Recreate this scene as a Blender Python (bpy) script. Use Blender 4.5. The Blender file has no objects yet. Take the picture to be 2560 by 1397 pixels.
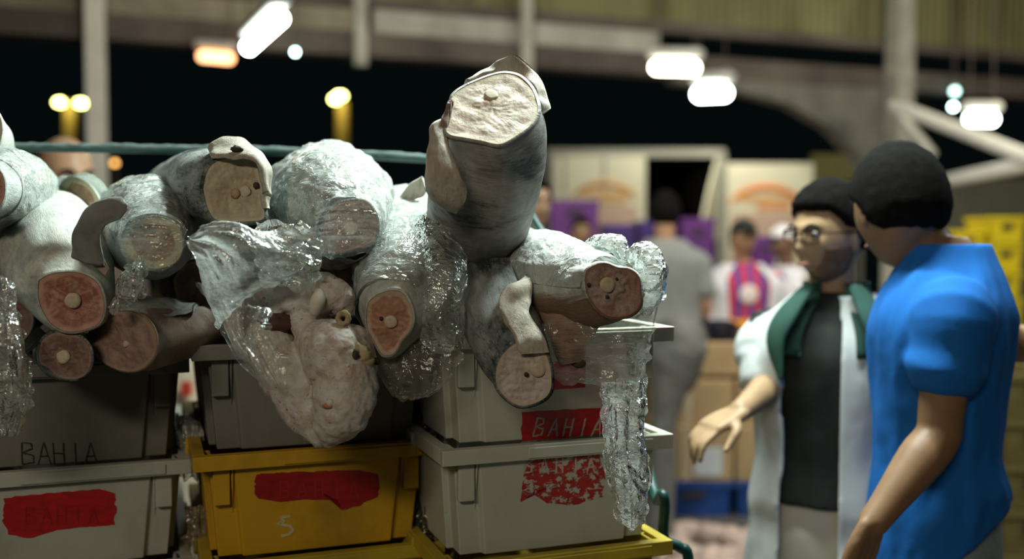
import bpy, bmesh, math, random
import numpy as np
from mathutils import Vector, Matrix, noise
random.seed(7)
SC = bpy.context.scene
COL = SC.collection
# ------------------------------------------------------------------ camera
W_IMG, H_IMG = 2560, 1397
FPX = 35.0 / 36.0 * W_IMG
PITCH = math.radians(2.5)
CAM_Z = 1.6
cam_data = bpy.data.cameras.new('camera')
cam_data.lens = 35.0
cam_data.sensor_width = 36.0
cam_data.clip_start = 0.05
cam_data.clip_end = 300
cam_data.dof.use_dof = True
cam_data.dof.focus_distance = 1.57
cam_data.dof.aperture_fstop = 1.5
cam = bpy.data.objects.new('camera', cam_data)
cam.location = (0, 0, CAM_Z)
cam.rotation_euler = (math.radians(90) - PITCH, 0, 0)
COL.objects.link(cam)
SC.camera = cam
# ------------------------------------------------------------------ world, lamps' light, exposure
world = bpy.data.worlds.new('night')
SC.world = world
world.use_nodes = True
world.node_tree.nodes['Background'].inputs[0].default_value = (0.10, 0.20, 0.20, 1)
world.node_tree.nodes['Background'].inputs[1].default_value = 0.014
SC.view_settings.view_transform = 'Standard'
SC.view_settings.look = 'None'
SC.view_settings.gamma = 1.0
SC.view_settings.use_curve_mapping = False
SC.view_settings.exposure = 0.0
SC.cycles.transparent_max_bounces = 28
SC.cycles.max_bounces = 8
SC.cycles.sample_clamp_indirect = 4.0
SC.cycles.caustics_reflective = False
SC.cycles.caustics_refractive = False


def area_light(name, loc, target, sx, sy, power, color, rot=0.0):
    d = bpy.data.lights.new(name, 'AREA')
    d.shape = 'RECTANGLE'
    d.size = sx
    d.size_y = sy
    d.energy = power
    d.color = color
    o = bpy.data.objects.new(name, d)
    o.location = loc
    q = (Vector(target) - Vector(loc)).to_track_quat('-Z', 'Y')
    o.rotation_euler = q.to_euler()
    COL.objects.link(o)
    return o


# hall tube just behind the heap, then unseen fill lights
area_light('tube_light_heap', (0.35, 2.15, 3.0), (0.0, 1.6, 1.5), 1.2, 0.12, 92, (0.86, 1.0, 0.93))
area_light('fill_light_men', (0.6, 3.0, 3.15), (1.2, 2.4, 1.2), 1.2, 0.10, 36, (0.88, 1.0, 0.93))  # fill added for the two near men
area_light('fill_light_right', (2.6, 3.2, 3.2), (1.4, 2.3, 1.0), 1.2, 0.10, 22, (0.86, 1.0, 0.97))  # second fill added for the men, no tube stands there
area_light('fill_light_rear', (-1.2, -2.2, 3.3), (0.0, 2.0, 1.4), 1.6, 0.4, 44, (1.0, 0.86, 0.66))  # fill in place of the warm market lamps behind the viewer
area_light('fill_light_stall', (2.2, 5.0, 3.3), (2.0, 6.0, 1.0), 1.2, 0.3, 75, (1.0, 0.95, 0.86))  # fill aimed at the people and boxes behind, without a tube
area_light('fill_light_truck', (2.4, 10.9, 3.6), (2.3, 12.3, 1.0), 1.2, 0.3, 62, (1.0, 0.94, 0.74))  # added to brighten the truck, hidden behind the sheeting
area_light('fill_light_roof', (-1.0, 5.0, 2.8), (0.5, 9.0, 4.4), 1.2, 0.3, 75, (1.0, 0.93, 0.74))  # added fill aimed up at beam, post and sheeting
area_light('fill_light_roof_far', (4.5, 6.5, 2.9), (5.0, 11.0, 4.6), 1.2, 0.3, 95, (1.0, 0.93, 0.74))  # added fill for the far end of the sheeting


def Wp(px, py, d):
    """World point seen at a pixel of the photograph, at a depth d along the view axis."""
    x = (px - W_IMG / 2) / FPX * d
    u = (H_IMG / 2 - py) / FPX * d
    return np.array([x, d * math.cos(PITCH) + u * math.sin(PITCH),
                     CAM_Z + u * math.cos(PITCH) - d * math.sin(PITCH)])


def on_z(px, z, d):
    x = (px - W_IMG / 2) / FPX * d
    return np.array([x, d, z])


CAM_P = np.array([0, 0, CAM_Z])


def Wy(px, py, y):
    """World point seen at a pixel, on the upright plane at distance y."""
    p = Wp(px, py, 1.0) - CAM_P
    return CAM_P + p * (y / p[1])


VIEW = np.array([0, math.cos(PITCH), -math.sin(PITCH)])
RIGHT = np.array([1.0, 0, 0])
UPV = np.array([0, math.sin(PITCH), math.cos(PITCH)])


def nrm(v):
    v = np.asarray(v, float)
    return v / (np.linalg.norm(v) + 1e-12)


# ------------------------------------------------------------------ object helpers
def tag(o, label=None, cat=None, group=None, kind=None):
    if label: o['label'] = label
    if cat: o['category'] = cat
    if group: o['group'] = group
    if kind: o['kind'] = kind
    return o


WM = {}


def empty(name, loc, label, cat, group=None, rz=0.0):
    o = bpy.data.objects.new(name, None)
    o.empty_display_size = 0.1
    o.location = tuple(loc)
    o.rotation_euler = (0, 0, rz)
    COL.objects.link(o)
    WM[o] = Matrix.Translation(Vector(tuple(map(float, loc)))) @ Matrix.Rotation(rz, 4, 'Z')
    return tag(o, label, cat, group)


def put(name, verts, faces, mat, parent=None, smooth=True, attrs=None, local=False):
    """One mesh object. World coordinates unless local; the parent keeps them in place."""
    me = bpy.data.meshes.new(name)
    me.from_pydata([tuple(map(float, v)) for v in verts], [], [tuple(int(i) for i in f) for f in faces])
    me.update()
    if smooth:
        me.polygons.foreach_set('use_smooth', [True] * len(me.polygons))
    if attrs:
        for k, arr in attrs.items():
            a = me.attributes.new(k, 'FLOAT_VECTOR', 'POINT')
            a.data.foreach_set('vector', np.asarray(arr, np.float32).ravel())
    mats = mat if isinstance(mat, (list, tuple)) else [mat]
    for m in mats: me.materials.append(m)
    o = bpy.data.objects.new(name, me)
    COL.objects.link(o)
    if parent is not None:
        o.parent = parent
        if local: WM[o] = WM[parent]
        else:
            o.matrix_parent_inverse = WM[parent].inverted()
            WM[o] = Matrix.Identity(4)
    return o


def struct(name, verts, faces, mat, smooth=False):
    o = put(name, verts, faces, mat, None, smooth)
    o['kind'] = 'structure'
    return o


def weighted(o, w=0.004, seg=2):
    m = o.modifiers.new('bevel', 'BEVEL')
    m.width = w
    m.segments = seg
    m.limit_method = 'ANGLE'
    m.angle_limit = math.radians(40)
    return o


class MB:
    """Collects boxes, tubes and lofts as one mesh."""
    def __init__(s):
        s.v, s.f = [], []

    def add(s, v, f):
        n = len(s.v)
        s.v += [tuple(p) for p in v]
        s.f += [tuple(i + n for i in q) for q in f]
        return s

    def box(s, x0, x1, y0, y1, z0, z1, M=None):
        v = [(x, y, z) for z in (z0, z1) for (x, y) in ((x0, y0), (x1, y0), (x1, y1), (x0, y1))]
        if M is not None: v = [tuple(M @ Vector(p)) for p in v]
        return s.add(v, [(0, 3, 2, 1), (4, 5, 6, 7), (0, 1, 5, 4), (1, 2, 6, 5), (2, 3, 7, 6), (3, 0, 4, 7)])

    def taper(s, b, t, z0, z1, M=None):
        """b, t = (x0, x1, y0, y1) at bottom and top"""
        v = []
        for (x0, x1, y0, y1), z in ((b, z0), (t, z1)):
            v += [(x0, y0, z), (x1, y0, z), (x1, y1, z), (x0, y1, z)]
        if M is not None: v = [tuple(M @ Vector(p)) for p in v]
        return s.add(v, [(0, 3, 2, 1), (4, 5, 6, 7), (0, 1, 5, 4), (1, 2, 6, 5), (2, 3, 7, 6), (3, 0, 4, 7)])

    def tube(s, pts, radii, n=16, sub=4, aspect=1.0, up=(0, 0, 1), power=2.0, cap=True, rough=0.0, seed=0.0):
        v, f = tube_mesh(pts, radii, n, sub, aspect, up, power, cap, rough, seed)
        return s.add(v, f)

    def ball(s, c, r, n=20, m=12, M=None, rough=0.0, seed=0.0):
        c = np.asarray(c, float)
        r = np.asarray(r if hasattr(r, '__len__') else (r, r, r), float)
        v, f = [], []
        for j in range(m + 1):
            ph = -math.pi / 2 + math.pi * j / m
            for i in range(n):
                th = 2 * math.pi * i / n
                p = np.array([math.cos(ph) * math.cos(th), math.cos(ph) * math.sin(th), math.sin(ph)])
                k = 1.0
                if rough: k += rough * noise.noise(Vector(p * 2.2 + seed))
                p = p * r * k
                if M is not None: p = np.array(M @ Vector(p))
                v.append(tuple(c + p))
        for j in range(m):
            for i in range(n):
                a = j * n + i; b = j * n + (i + 1) % n
                f.append((a, b, b + n, a + n))
        return s.add(v, f)

    def build(s, name, mat, parent=None, smooth=False, local=False):
        return put(name, s.v, s.f, mat, parent, smooth, None, local)


def cat_rom(P, sub):
    """Catmull-Rom through rows of P."""
    P = np.asarray(P, float)
    if len(P) < 2 or sub <= 1: return P
    Q = np.vstack([2 * P[0] - P[1], P, 2 * P[-1] - P[-2]])
    out = []
    for k in range(1, len(Q) - 2):
        for j in range(sub):
            t = j / sub
            a, b, c, d = Q[k - 1], Q[k], Q[k + 1], Q[k + 2]
            out.append(0.5 * ((2 * b) + (-a + c) * t + (2 * a - 5 * b + 4 * c - d) * t * t + (-a + 3 * b - 3 * c + d) * t ** 3))
    out.append(P[-1])
    return np.array(out)


def tube_mesh(pts, radii, n=16, sub=4, aspect=1.0, up=(0, 0, 1), power=2.0, cap=True, rough=0.0, seed=0.0):
    P = np.asarray(pts, float)
    R = np.asarray(radii, float).reshape(len(P), -1)
    A = np.full((len(P), 1), float(aspect)) if not hasattr(aspect, '__len__') else np.asarray(aspect, float).reshape(-1, 1)
    D = cat_rom(np.hstack([P, R[:, :1], A]), sub)
    P, R, A = D[:, :3], np.maximum(D[:, 3], 1e-4), D[:, 4]
    v, f = [], []
    m = len(P)
    u = np.asarray(up, float)
    for k in range(m):
        t = nrm(P[min(k + 1, m - 1)] - P[max(k - 1, 0)])
        s = np.cross(t, u)
        if np.linalg.norm(s) < 1e-3: s = np.cross(t, (1, 0, 0.1))
        s = nrm(s)
        w = nrm(np.cross(s, t))
        u = w
        for i in range(n):
            th = 2 * math.pi * i / n
            c, q = math.cos(th), math.sin(th)
            if power != 2.0:
                c = math.copysign(abs(c) ** (2 / power), c); q = math.copysign(abs(q) ** (2 / power), q)
            p = P[k] + s * c * R[k] * A[k] + w * q * R[k]
            if rough:
                p = p + nrm(p - P[k]) * rough * R[k] * noise.noise(Vector(p / (R[k] + 1e-6) * 1.1 + seed))
            v.append(tuple(p))
    for k in range(m - 1):
        for i in range(n):
            a = k * n + i; b = k * n + (i + 1) % n
            f.append((a, b, b + n, a + n))
    if cap:
        for end, k, sg in ((0, 0, -1), (1, m - 1, 1)):
            t = nrm(P[1] - P[0]) if not end else nrm(P[-1] - P[-2])
            base = k * n
            prev = list(range(base, base + n))
            for fr in (0.75, 0.4):
                h = math.sqrt(1 - fr * fr) * 0.75
                row = []
                for i in range(n):
                    p = P[k] + (np.array(v[base + i]) - P[k]) * fr + t * sg * R[k] * h
                    v.append(tuple(p)); row.append(len(v) - 1)
                for i in range(n):
                    q = (prev[i], prev[(i + 1) % n], row[(i + 1) % n], row[i])
                    f.append(q if end else q[::-1])
                prev = row
            v.append(tuple(P[k] + t * sg * R[k] * 0.82)); c = len(v) - 1
            for i in range(n):
                q = (prev[i], prev[(i + 1) % n], c)
                f.append(q if end else q[::-1])
    return v, f


# ------------------------------------------------------------------ materials
class NT:
    def __init__(s, name):
        s.m = bpy.data.materials.new(name)
        s.m.use_nodes = True
        s.t = s.m.node_tree
        s.t.nodes.clear()
        s.out = s.n('ShaderNodeOutputMaterial')

    def n(s, kind, ins=None, **props):
        nd = s.t.nodes.new(kind)
        for k, v in props.items(): setattr(nd, k, v)
        if ins:
            for k, v in ins.items():
                sock = nd.inputs[k]
                if isinstance(v, bpy.types.NodeSocket): s.t.links.new(v, sock)
                elif isinstance(v, bpy.types.Node): s.t.links.new(v.outputs[0], sock)
                else:
                    if sock.type == 'RGBA' and len(v) == 3: v = (*v, 1)
                    sock.default_value = v
        return nd

    def ramp(s, fac, stops, interp='LINEAR'):
        nd = s.n('ShaderNodeValToRGB', {0: fac})
        cr = nd.color_ramp
        cr.interpolation = interp
        while len(cr.elements) < len(stops): cr.elements.new(0.5)
        for e, (p, c) in zip(cr.elements, stops):
            e.position = p
            e.color = (c, c, c, 1) if not hasattr(c, '__len__') else (*c, 1)
        return nd.outputs[0]

    def mix(s, fac, a, b, blend='MIX'):
        nd = s.t.nodes.new('ShaderNodeMix')
        nd.data_type = 'RGBA'
        nd.blend_type = blend
        for idx, v in ((0, fac), (6, a), (7, b)):
            sock = nd.inputs[idx]
            if isinstance(v, bpy.types.NodeSocket): s.t.links.new(v, sock)
            else:
                if idx and len(v) == 3: v = (*v, 1)
                sock.default_value = v
        return nd.outputs[2]

    def math(s, op, a, b=0.0, clamp=False):
        nd = s.t.nodes.new('ShaderNodeMath')
        nd.operation = op
        nd.use_clamp = clamp
        for i, v in enumerate((a, b)):
            if isinstance(v, bpy.types.NodeSocket): s.t.links.new(v, nd.inputs[i])
            else: nd.inputs[i].default_value = v
        return nd.outputs[0]

    def noise(s, vec, scale, detail=4, rough=0.6, dist=0.0):
        nd = s.n('ShaderNodeTexNoise', {'Scale': scale, 'Detail': detail, 'Roughness': rough, 'Distortion': dist})
        if vec is not None: s.t.links.new(vec, nd.inputs['Vector'])
        return nd.outputs['Fac']

    def mapping(s, vec, scale=(1, 1, 1), loc=(0, 0, 0), rot=(0, 0, 0)):
        nd = s.n('ShaderNodeMapping', {'Scale': scale, 'Location': loc, 'Rotation': rot})
        s.t.links.new(vec, nd.inputs['Vector'])
        return nd.outputs[0]

    def attr(s, name):
        return s.n('ShaderNodeAttribute', attribute_name=name).outputs['Vector']

    def obj(s):
        return s.n('ShaderNodeTexCoord').outputs['Object']

    def bump(s, h, strength=0.3, dist=0.01):
        return s.n('ShaderNodeBump', {'Height': h, 'Strength': strength, 'Distance': dist}).outputs[0]

    def principled(s, color, rough=0.5, metallic=0.0, spec=0.5, normal=None, **kw):
        nd = s.n('ShaderNodeBsdfPrincipled', {'Base Color': color, 'Roughness': rough, 'Metallic': metallic, 'Specular IOR Level': spec})
        for k, v in kw.items():
            key = k.replace('_', ' ')
            if isinstance(v, bpy.types.NodeSocket): s.t.links.new(v, nd.inputs[key])
            else: nd.inputs[key].default_value = v
        if normal is not None: s.t.links.new(normal, nd.inputs['Normal'])
        return nd.outputs[0]

    def done(s, shader):
        s.t.links.new(shader, s.out.inputs[0])
        return s.m


def plain(name, color, rough=0.6, var=0.15, scale=8, metallic=0.0, spec=0.4, bump=0.0, bscale=60, coords='obj'):
    t = NT(name)
    v = t.obj()
    n = t.noise(v, scale, 5)
    dark = tuple(c * (1 - var) for c in color)
    lite = tuple(min(1, c * (1 + var)) for c in color)
    c = t.mix(t.ramp(n, [(0.3, 0.0), (0.7, 1.0)]), dark, lite)
    nm = t.bump(t.noise(v, bscale, 4), bump, 0.004) if bump else None
    return t.done(t.principled(c, rough, metallic, spec, nm))


def emit(name, color, strength):
    t = NT(name)
    return t.done(t.n('ShaderNodeEmission', {'Color': color, 'Strength': strength}).outputs[0])


def skin_mat(name, dark=(0.035, 0.045, 0.05), frost=(0.50, 0.55, 0.52), level=0.5, streak='long', warm=None, seed=0.0, tone=None, rough=0.55, fleck=0.5, low=None):
    """Frosted fish skin. cyl = straightened body coordinates in metres."""
    t = NT(name)
    c = t.attr('cyl')
    sc = (1, 1, 0.30) if streak == 'long' else (0.30, 0.30, 1.5)
    mv = t.mapping(c, sc, (seed, seed * 0.7, seed * 1.3))
    big = t.noise(t.mapping(c, (1, 1, 0.7) if streak == 'long' else (0.5, 0.5, 1.4), (seed, 0, 0)), 11, 5, 0.6, 0.5)
    mid = t.noise(mv, 42, 7, 0.75, 1.0)
    fine = t.noise(mv, 190, 5, 0.8, 0.6)
    f = t.math('ADD', t.math('MULTIPLY', big, 0.50), t.math('ADD', t.math('MULTIPLY', mid, 0.36), t.math('MULTIPLY', fine, 0.20)))
    thr = 0.72 - level * 0.36
    f = t.ramp(f, [(max(0.0, thr - 0.05), 0.0), (thr, 0.45), (thr + 0.05, 0.8), (min(1.0, thr + 0.16), 1.0)])
    tonev = t.mix(t.ramp(t.noise(c, 22, 4, 0.7, 1.0), [(0.35, 0), (0.65, 1)]), frost, tone if tone else tuple(x * 0.60 for x in frost))
    col = t.mix(f, dark, tonev)
    if warm:
        col = t.mix(t.math('MULTIPLY', t.ramp(t.noise(c, 14, 5), [(0.48, 0), (0.68, 1)]), 0.6), col, warm)
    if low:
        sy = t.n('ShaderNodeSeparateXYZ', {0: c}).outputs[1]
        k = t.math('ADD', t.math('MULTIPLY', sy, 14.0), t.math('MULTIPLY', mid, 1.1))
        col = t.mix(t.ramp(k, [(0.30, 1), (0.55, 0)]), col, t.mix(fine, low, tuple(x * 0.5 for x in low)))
    fk = t.noise(t.mapping(c, sc, (seed * 2, 1, 0)), 120, 6, 0.8, 1.4)
    col = t.mix(t.math('MULTIPLY', t.ramp(fk, [(0.58, 0), (0.66, 1)]), fleck), col, tuple(x * 0.8 for x in dark))
    nm = t.bump(t.math('ADD', t.math('MULTIPLY', fine, 0.6), t.math('ADD', f, t.math('MULTIPLY', mid, 0.8))), 0.7, 0.004)
    return t.done(t.principled(col, rough, 0, 0.45, nm))


def flesh_mat(name, flesh, flesh2, fat, edge=(0.02, 0.025, 0.025), fatw=0.14, seed=0.0, wet=0.4, vein=(0.35, 0.12, 0.09), veinf=0.25, lobes=False):
    """Cut face. face = (x, y, rho) with rho = 1 at the outline."""
    t = NT(name)
    a = t.attr('face')
    sep = t.n('ShaderNodeSeparateXYZ', {0: a})
    rho = sep.outputs[2]
    n1 = t.noise(t.mapping(a, (1, 1, 0), (seed, seed, 0)), 2.6, 4, 0.55, 0.3)
    rd = t.math('ADD', rho, t.math('MULTIPLY', t.math('SUBTRACT', n1, 0.5), 0.22))
    # streaks running out from the middle
    xy = t.n('ShaderNodeCombineXYZ', {0: sep.outputs[0], 1: sep.outputs[1], 2: 0.0}).outputs[0]
    un = t.n('ShaderNodeVectorMath', {0: xy}, operation='NORMALIZE').outputs[0]
    st = t.noise(t.mapping(un, (1, 1, 1), (seed * 3, 0, 0)), 9, 5, 0.7)
    patch = t.noise(t.mapping(a, (1, 1, 0), (seed * 2, 1, 0)), 1.8, 3, 0.5, 1.2)
    f = t.math('ADD', t.math('MULTIPLY', patch, 0.75), t.math('MULTIPLY', st, 0.25))
    col = t.mix(t.ramp(f, [(0.42, 0), (0.58, 1)]), flesh, flesh2)
    col = t.mix(t.math('MULTIPLY', t.ramp(t.noise(t.mapping(a, (1, 1, 0), (0, seed, 0)), 5, 6, 0.7), [(0.52, 0), (0.66, 1)]), veinf), col, vein)
    if lobes:
        vo = t.n('ShaderNodeTexVoronoi', {'Vector': t.mapping(a, (1, 1, 0), (seed, 0.3, 0)), 'Scale': 1.25}, feature='DISTANCE_TO_EDGE').outputs[0]
        col = t.mix(t.ramp(vo, [(0.0, 0.55), (0.045, 0)]), col, fat)
    col = t.mix(t.ramp(rd, [(1 - fatw - 0.07, 0), (1 - fatw, 1)]), col, fat)
    col = t.mix(t.ramp(rho, [(0.955, 0), (0.985, 1)]), col, edge)
    speck = t.ramp(t.noise(t.mapping(a, (1, 1, 0)), 30, 5, 0.8), [(0.68, 0), (0.75, 0.6)])
    col = t.mix(speck, col, (0.75, 0.72, 0.66))
    h = t.math('ADD', t.noise(a, 9, 5), t.math('MULTIPLY', st, 0.5))
    return t.done(t.principled(col, t.ramp(n1, [(0.3, wet), (0.7, wet + 0.25)]), 0, 0.5, t.bump(h, 0.35, 0.003),
                               Subsurface_Weight=0.15, Subsurface_Scale=0.01))


def plastic_mat(name, milk=0.35, tint=(0.88, 0.94, 0.90), seed=0.0, stretch=(1, 1, 1), bumps=0.8, rough=0.17, gloss=1.0):
    t = NT(name)
    c = t.attr('cyl')
    v0 = t.n('ShaderNodeTexNoise', {'Vector': t.mapping(c, stretch, (seed, 2, 0)), 'Scale': 11.0, 'Detail': 3.0}).outputs['Color']
    wv = t.n('ShaderNodeMix', {0: 0.06, 6: t.mapping(c, stretch, (seed, 0, 0)), 7: v0}, data_type='RGBA').outputs[2] if False else t.mapping(c, stretch, (seed, 0, 0))
    rid = lambda sc_, sd_: t.math('ABSOLUTE', t.math('SUBTRACT', t.noise(t.mapping(c, stretch, (sd_, seed, 0)), sc_, 3, 0.55, 0.8), 0.5))
    va, vb = rid(15.0, 4.0), rid(44.0, 7.0)
    v2 = t.noise(t.mapping(c, (0.16, 1, 1), (0, seed, 0), (0.3, 0.5, 0.6)), 75, 4, 0.7, 1.2)
    v3 = t.noise(t.mapping(c, stretch, (seed, seed, 0)), 12, 4, 0.6, 1.5)
    lines = t.ramp(v2, [(0.56, 0), (0.60, 1), (0.64, 0)])
    h = t.math('ADD', t.math('ADD', t.math('MULTIPLY', va, 2.4), t.math('MULTIPLY', vb, 0.9)), t.math('ADD', t.math('MULTIPLY', lines, 0.22), v3))
    nm = t.bump(h, bumps, 0.008)
    tr = t.n('ShaderNodeBsdfTransparent', {0: (0.97, 0.985, 0.98, 1)}).outputs[0]
    di = t.n('ShaderNodeBsdfDiffuse', {0: tint, 'Normal': nm}).outputs[0]
    tl = t.n('ShaderNodeBsdfTranslucent', {0: tint, 'Normal': nm}).outputs[0]
    dt = t.n('ShaderNodeMixShader', {0: 0.40, 1: di, 2: tl}).outputs[0]
    gl = t.n('ShaderNodeBsdfGlossy', {0: (0.95, 1, 0.98, 1), 'Roughness': rough, 'Normal': nm}).outputs[0]
    lw = t.n('ShaderNodeLayerWeight', {0: 0.35, 'Normal': nm})
    cr = t.ramp(t.math('ADD', t.math('MULTIPLY', v3, 0.55), t.math('MULTIPLY', v2, 0.45)), [(0.38, 0.35), (0.5, 0.75), (0.62, 1.2)])
    cr = t.math('ADD', cr, t.math('MULTIPLY', lines, 0.35))
    m = t.math('MULTIPLY', cr, milk)
    m = t.math('ADD', m, t.math('MULTIPLY', lw.outputs['Facing'], 0.30), clamp=True)
    b = t.n('ShaderNodeMixShader', {0: m, 1: tr, 2: dt}).outputs[0]
    gf = t.math('ADD', t.math('MULTIPLY', lw.outputs['Fresnel'], 0.8 * gloss), 0.07 * gloss, clamp=True)
    return t.done(t.n('ShaderNodeMixShader', {0: gf, 1: b, 2: gl}).outputs[0])


def crate_mat(name, base, dirt, rough=0.5, trans=0.0, dirtf=0.5, seed=0.0):
    t = NT(name)
    v = t.obj()
    n = t.noise(t.mapping(v, (1, 1, 0.7), (seed, 0, 0)), 7, 6, 0.65)
    c = t.mix(t.math('MULTIPLY', t.ramp(n, [(0.42, 0), (0.68, 1)]), dirtf), base, dirt)
    sp = t.ramp(t.noise(v, 70, 4, 0.7), [(0.68, 0), (0.74, 0.7)])
    c = t.mix(sp, c, dirt)
    return t.done(t.principled(c, t.ramp(n, [(0.3, rough), (0.7, rough + 0.2)]), 0, 0.4,
                               t.bump(t.noise(v, 30, 4), 0.12, 0.004), Subsurface_Weight=trans, Subsurface_Scale=0.02))


def paint_mat(name, red, under, cover=0.8, seed=0.0):
    """Brushed patch of red paint, worn off in places (the worn spots are see-through)."""
    t = NT(name)
    v = t.attr('face')
    n = t.noise(t.mapping(v, (1.0, 3.0, 1), (seed, 0, 0)), 3.5, 6, 0.7, 0.6)
    c = t.mix(t.ramp(n, [(0.3, 0), (0.75, 1)]), red, tuple(x * 0.45 for x in red))
    p = t.principled(c, 0.45, 0, 0.5, t.bump(n, 0.3, 0.002))
    w = t.noise(t.mapping(v, (1.2, 1.6, 1), (seed * 2, 3, 0)), 4.5, 8, 0.75, 0.4)
    fac = t.ramp(w, [(1 - cover - 0.02, 0), (1 - cover + 0.02, 1)])
    tr = t.n('ShaderNodeBsdfTransparent').outputs[0]
    return t.done(t.n('ShaderNodeMixShader', {0: fac, 1: tr, 2: p}).outputs[0])
# ------------------------------------------------------------------ setting
def ray_plane(px, py, P0, n):
    d = Wp(px, py, 1.0) - CAM_P
    k = np.dot(np.asarray(P0, float) - CAM_P, n) / np.dot(d, n)
    return CAM_P + d * k


m_floor = plain('wet_concrete', (0.10, 0.09, 0.075), 0.35, 0.4, 1.5, bump=0.3, bscale=12)
m_steel = plain('painted_steel', (0.42, 0.42, 0.37), 0.5, 0.25, 5)
m_beam = plain('stained_beam', (0.11, 0.09, 0.08), 0.7, 0.45, 1.6)
m_strip = plain('pale_gutter', (0.42, 0.42, 0.38), 0.5, 0.3, 2.5)
m_white_steel = plain('white_steel', (0.75, 0.74, 0.68), 0.45, 0.08, 4)

t = NT('corrugated_sheet')
v = t.obj()
wv = t.n('ShaderNodeTexWave', {'Vector': t.mapping(v, (1, 0.37, 0)), 'Scale': 3.2, 'Distortion': 0.3}).outputs['Fac']
nn = t.noise(t.mapping(v, (1, 1, 0.35)), 0.9, 5, 0.6)
c = t.mix(t.ramp(nn, [(0.35, 0), (0.65, 1)]), (0.13, 0.12, 0.05), (0.24, 0.235, 0.11))
c = t.mix(t.math('MULTIPLY', wv, 0.35), c, (0.32, 0.32, 0.17))
c = t.mix(t.ramp(t.noise(t.mapping(v, (1, 1, 0.15)), 2.3, 4), [(0.5, 0), (0.72, 0.8)]), c, (0.08, 0.05, 0.025))
m_sheet = t.done(t.principled(c, 0.6, 0, 0.3, t.bump(wv, 0.5, 0.03)))

along_pt = lambda s_: tuple(np.array([-4.11, 8.0, 5.62]) + nrm(np.array([10.18, 3.8, 0])) * s_)
struct('ceiling', [(-14, -5, 5.62), (18, -5, 5.62), (*along_pt(14.5),), (*along_pt(-9.0),)], [(0, 3, 2, 1)], m_sheet)
struct('floor', [(-14, -5, 0), (18, -5, 0), (18, 30, 0), (-14, 30, 0)], [(0, 1, 2, 3)], m_floor)

# the long side of the open hall: beam, gutter and sheeting above, open to the night below
A = np.array([-4.11, 8.0, 0]); B = np.array([6.07, 11.8, 0])
AB = nrm(B - A)
NN = np.array([AB[1], -AB[0], 0])
S0, S1 = -2.5, 14.5


def along(s, z, off=0.0):
    return A + AB * s + np.array([0, 0, z]) - (-NN) * off


def slab(s0, s1, z0, z1, o0, o1):
    """box along the hall side; o = offset towards the viewer"""
    v = []
    for z in (z0, z1):
        for (s, o) in ((s0, o1), (s1, o1), (s1, o0), (s0, o0)):
            v.append(along(s, z, o))
    return v, [(0, 3, 2, 1), (4, 5, 6, 7), (0, 1, 5, 4), (1, 2, 6, 5), (2, 3, 7, 6), (3, 0, 4, 7)]


def s_at(px, off=0.0):
    p = ray_plane(px, 600, A + NN * off, NN)
    return float(np.dot(p - A, AB))


struct('trim_1', *slab(S0, S1, 3.20, 3.41, -0.12, 0.12), m_beam)
struct('wall_back', *slab(S0, S1, 3.72, 5.6, -0.02, 0.02), m_sheet)
struct('trim_2', *slab(S0, S1, 3.64, 3.74, -0.05, 0.06), m_beam)
struct('trim_3', *slab(s_at(935), s_at(1640), 3.42, 3.63, -0.04, 0.05), m_strip)
struct('trim_4', *slab(S0, s_at(900), 3.43, 3.63, -0.06, 0.02), plain('pale_stained_board', (0.30, 0.27, 0.20), 0.7, 0.5, 1.2))
for k, px in enumerate((895, 1300)):
    s = s_at(px)
    struct('trim_%d' % (5 + k), *slab(s - 0.055, s + 0.055, 3.1, 5.6, 0.12, 0.2), m_steel)
# posts
s = s_at(250)
struct('trim_7', *slab(s - 0.075, s + 0.075, 0.0, 5.6, 0.13, 0.28), m_white_steel)
sp = s_at(2205)
struct('trim_8', *slab(sp - 0.11, sp + 0.11, 0.0, 5.6, 0.13, 0.33), m_steel)
# concrete haunch between beam and post
pts = [(1690, 205), (1850, 228), (1980, 262), (2080, 320), (2140, 380), (2168, 430), (2230, 440), (2235, 240), (2230, 190), (1690, 140)]
fr = [ray_plane(x, y, A + NN * 0.10, NN) for x, y in pts]
bk = [p - NN * 0.2 for p in fr]
n = len(pts)
struct('trim_9', fr + bk, [tuple(range(n)), tuple(range(2 * n - 1, n - 1, -1))] + [(i, i + n, (i + 1) % n + n, (i + 1) % n) for i in range(n)], plain('haunch_concrete', (0.16, 0.155, 0.14), 0.8, 0.3, 3))
# truss members at the right
for k, (a, b, r) in enumerate((((2235, 262, 8.4), (2600, 405, 7.0), 0.055), ((2620, 402, 7.0), (2375, 452, 8.0), 0.06), ((2240, 275, 9.6), (2330, 385, 9.6), 0.05))):
    mb = MB().tube([Wp(*a), (Wp(*a) + Wp(*b)) / 2, Wp(*b)], [r, r, r], 12, 2)
    o = mb.build('trim_%d' % (10 + k), m_white_steel if k < 2 else m_steel, None, True)
    o['kind'] = 'structure'
# rear partition at the far right
struct('wall_right', [Wp(2330, 455, 13), Wp(2900, 430, 13), on_z((2900), 0, 13), on_z(2330, 0, 13)], [(0, 3, 2, 1)], plain('partition_sheet', (0.13, 0.135, 0.10), 0.7, 0.2, 2))


# ------------------------------------------------------------------ lamps
m_lamp_white = emit('lamp_white', (0.90, 1.0, 0.94), 26)
m_lamp_warm = emit('lamp_warm', (1.0, 0.93, 0.72), 16)
m_lamp_orange = emit('lamp_orange', (1.0, 0.45, 0.2), 5)
m_lamp_cyan = emit('lamp_cyan', (0.6, 1.0, 0.95), 26)
m_street = emit('lamp_yellow', (0.85, 0.88, 0.25), 22)
m_housing = plain('lamp_housing', (0.5, 0.5, 0.46), 0.5, 0.1, 4)


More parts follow.
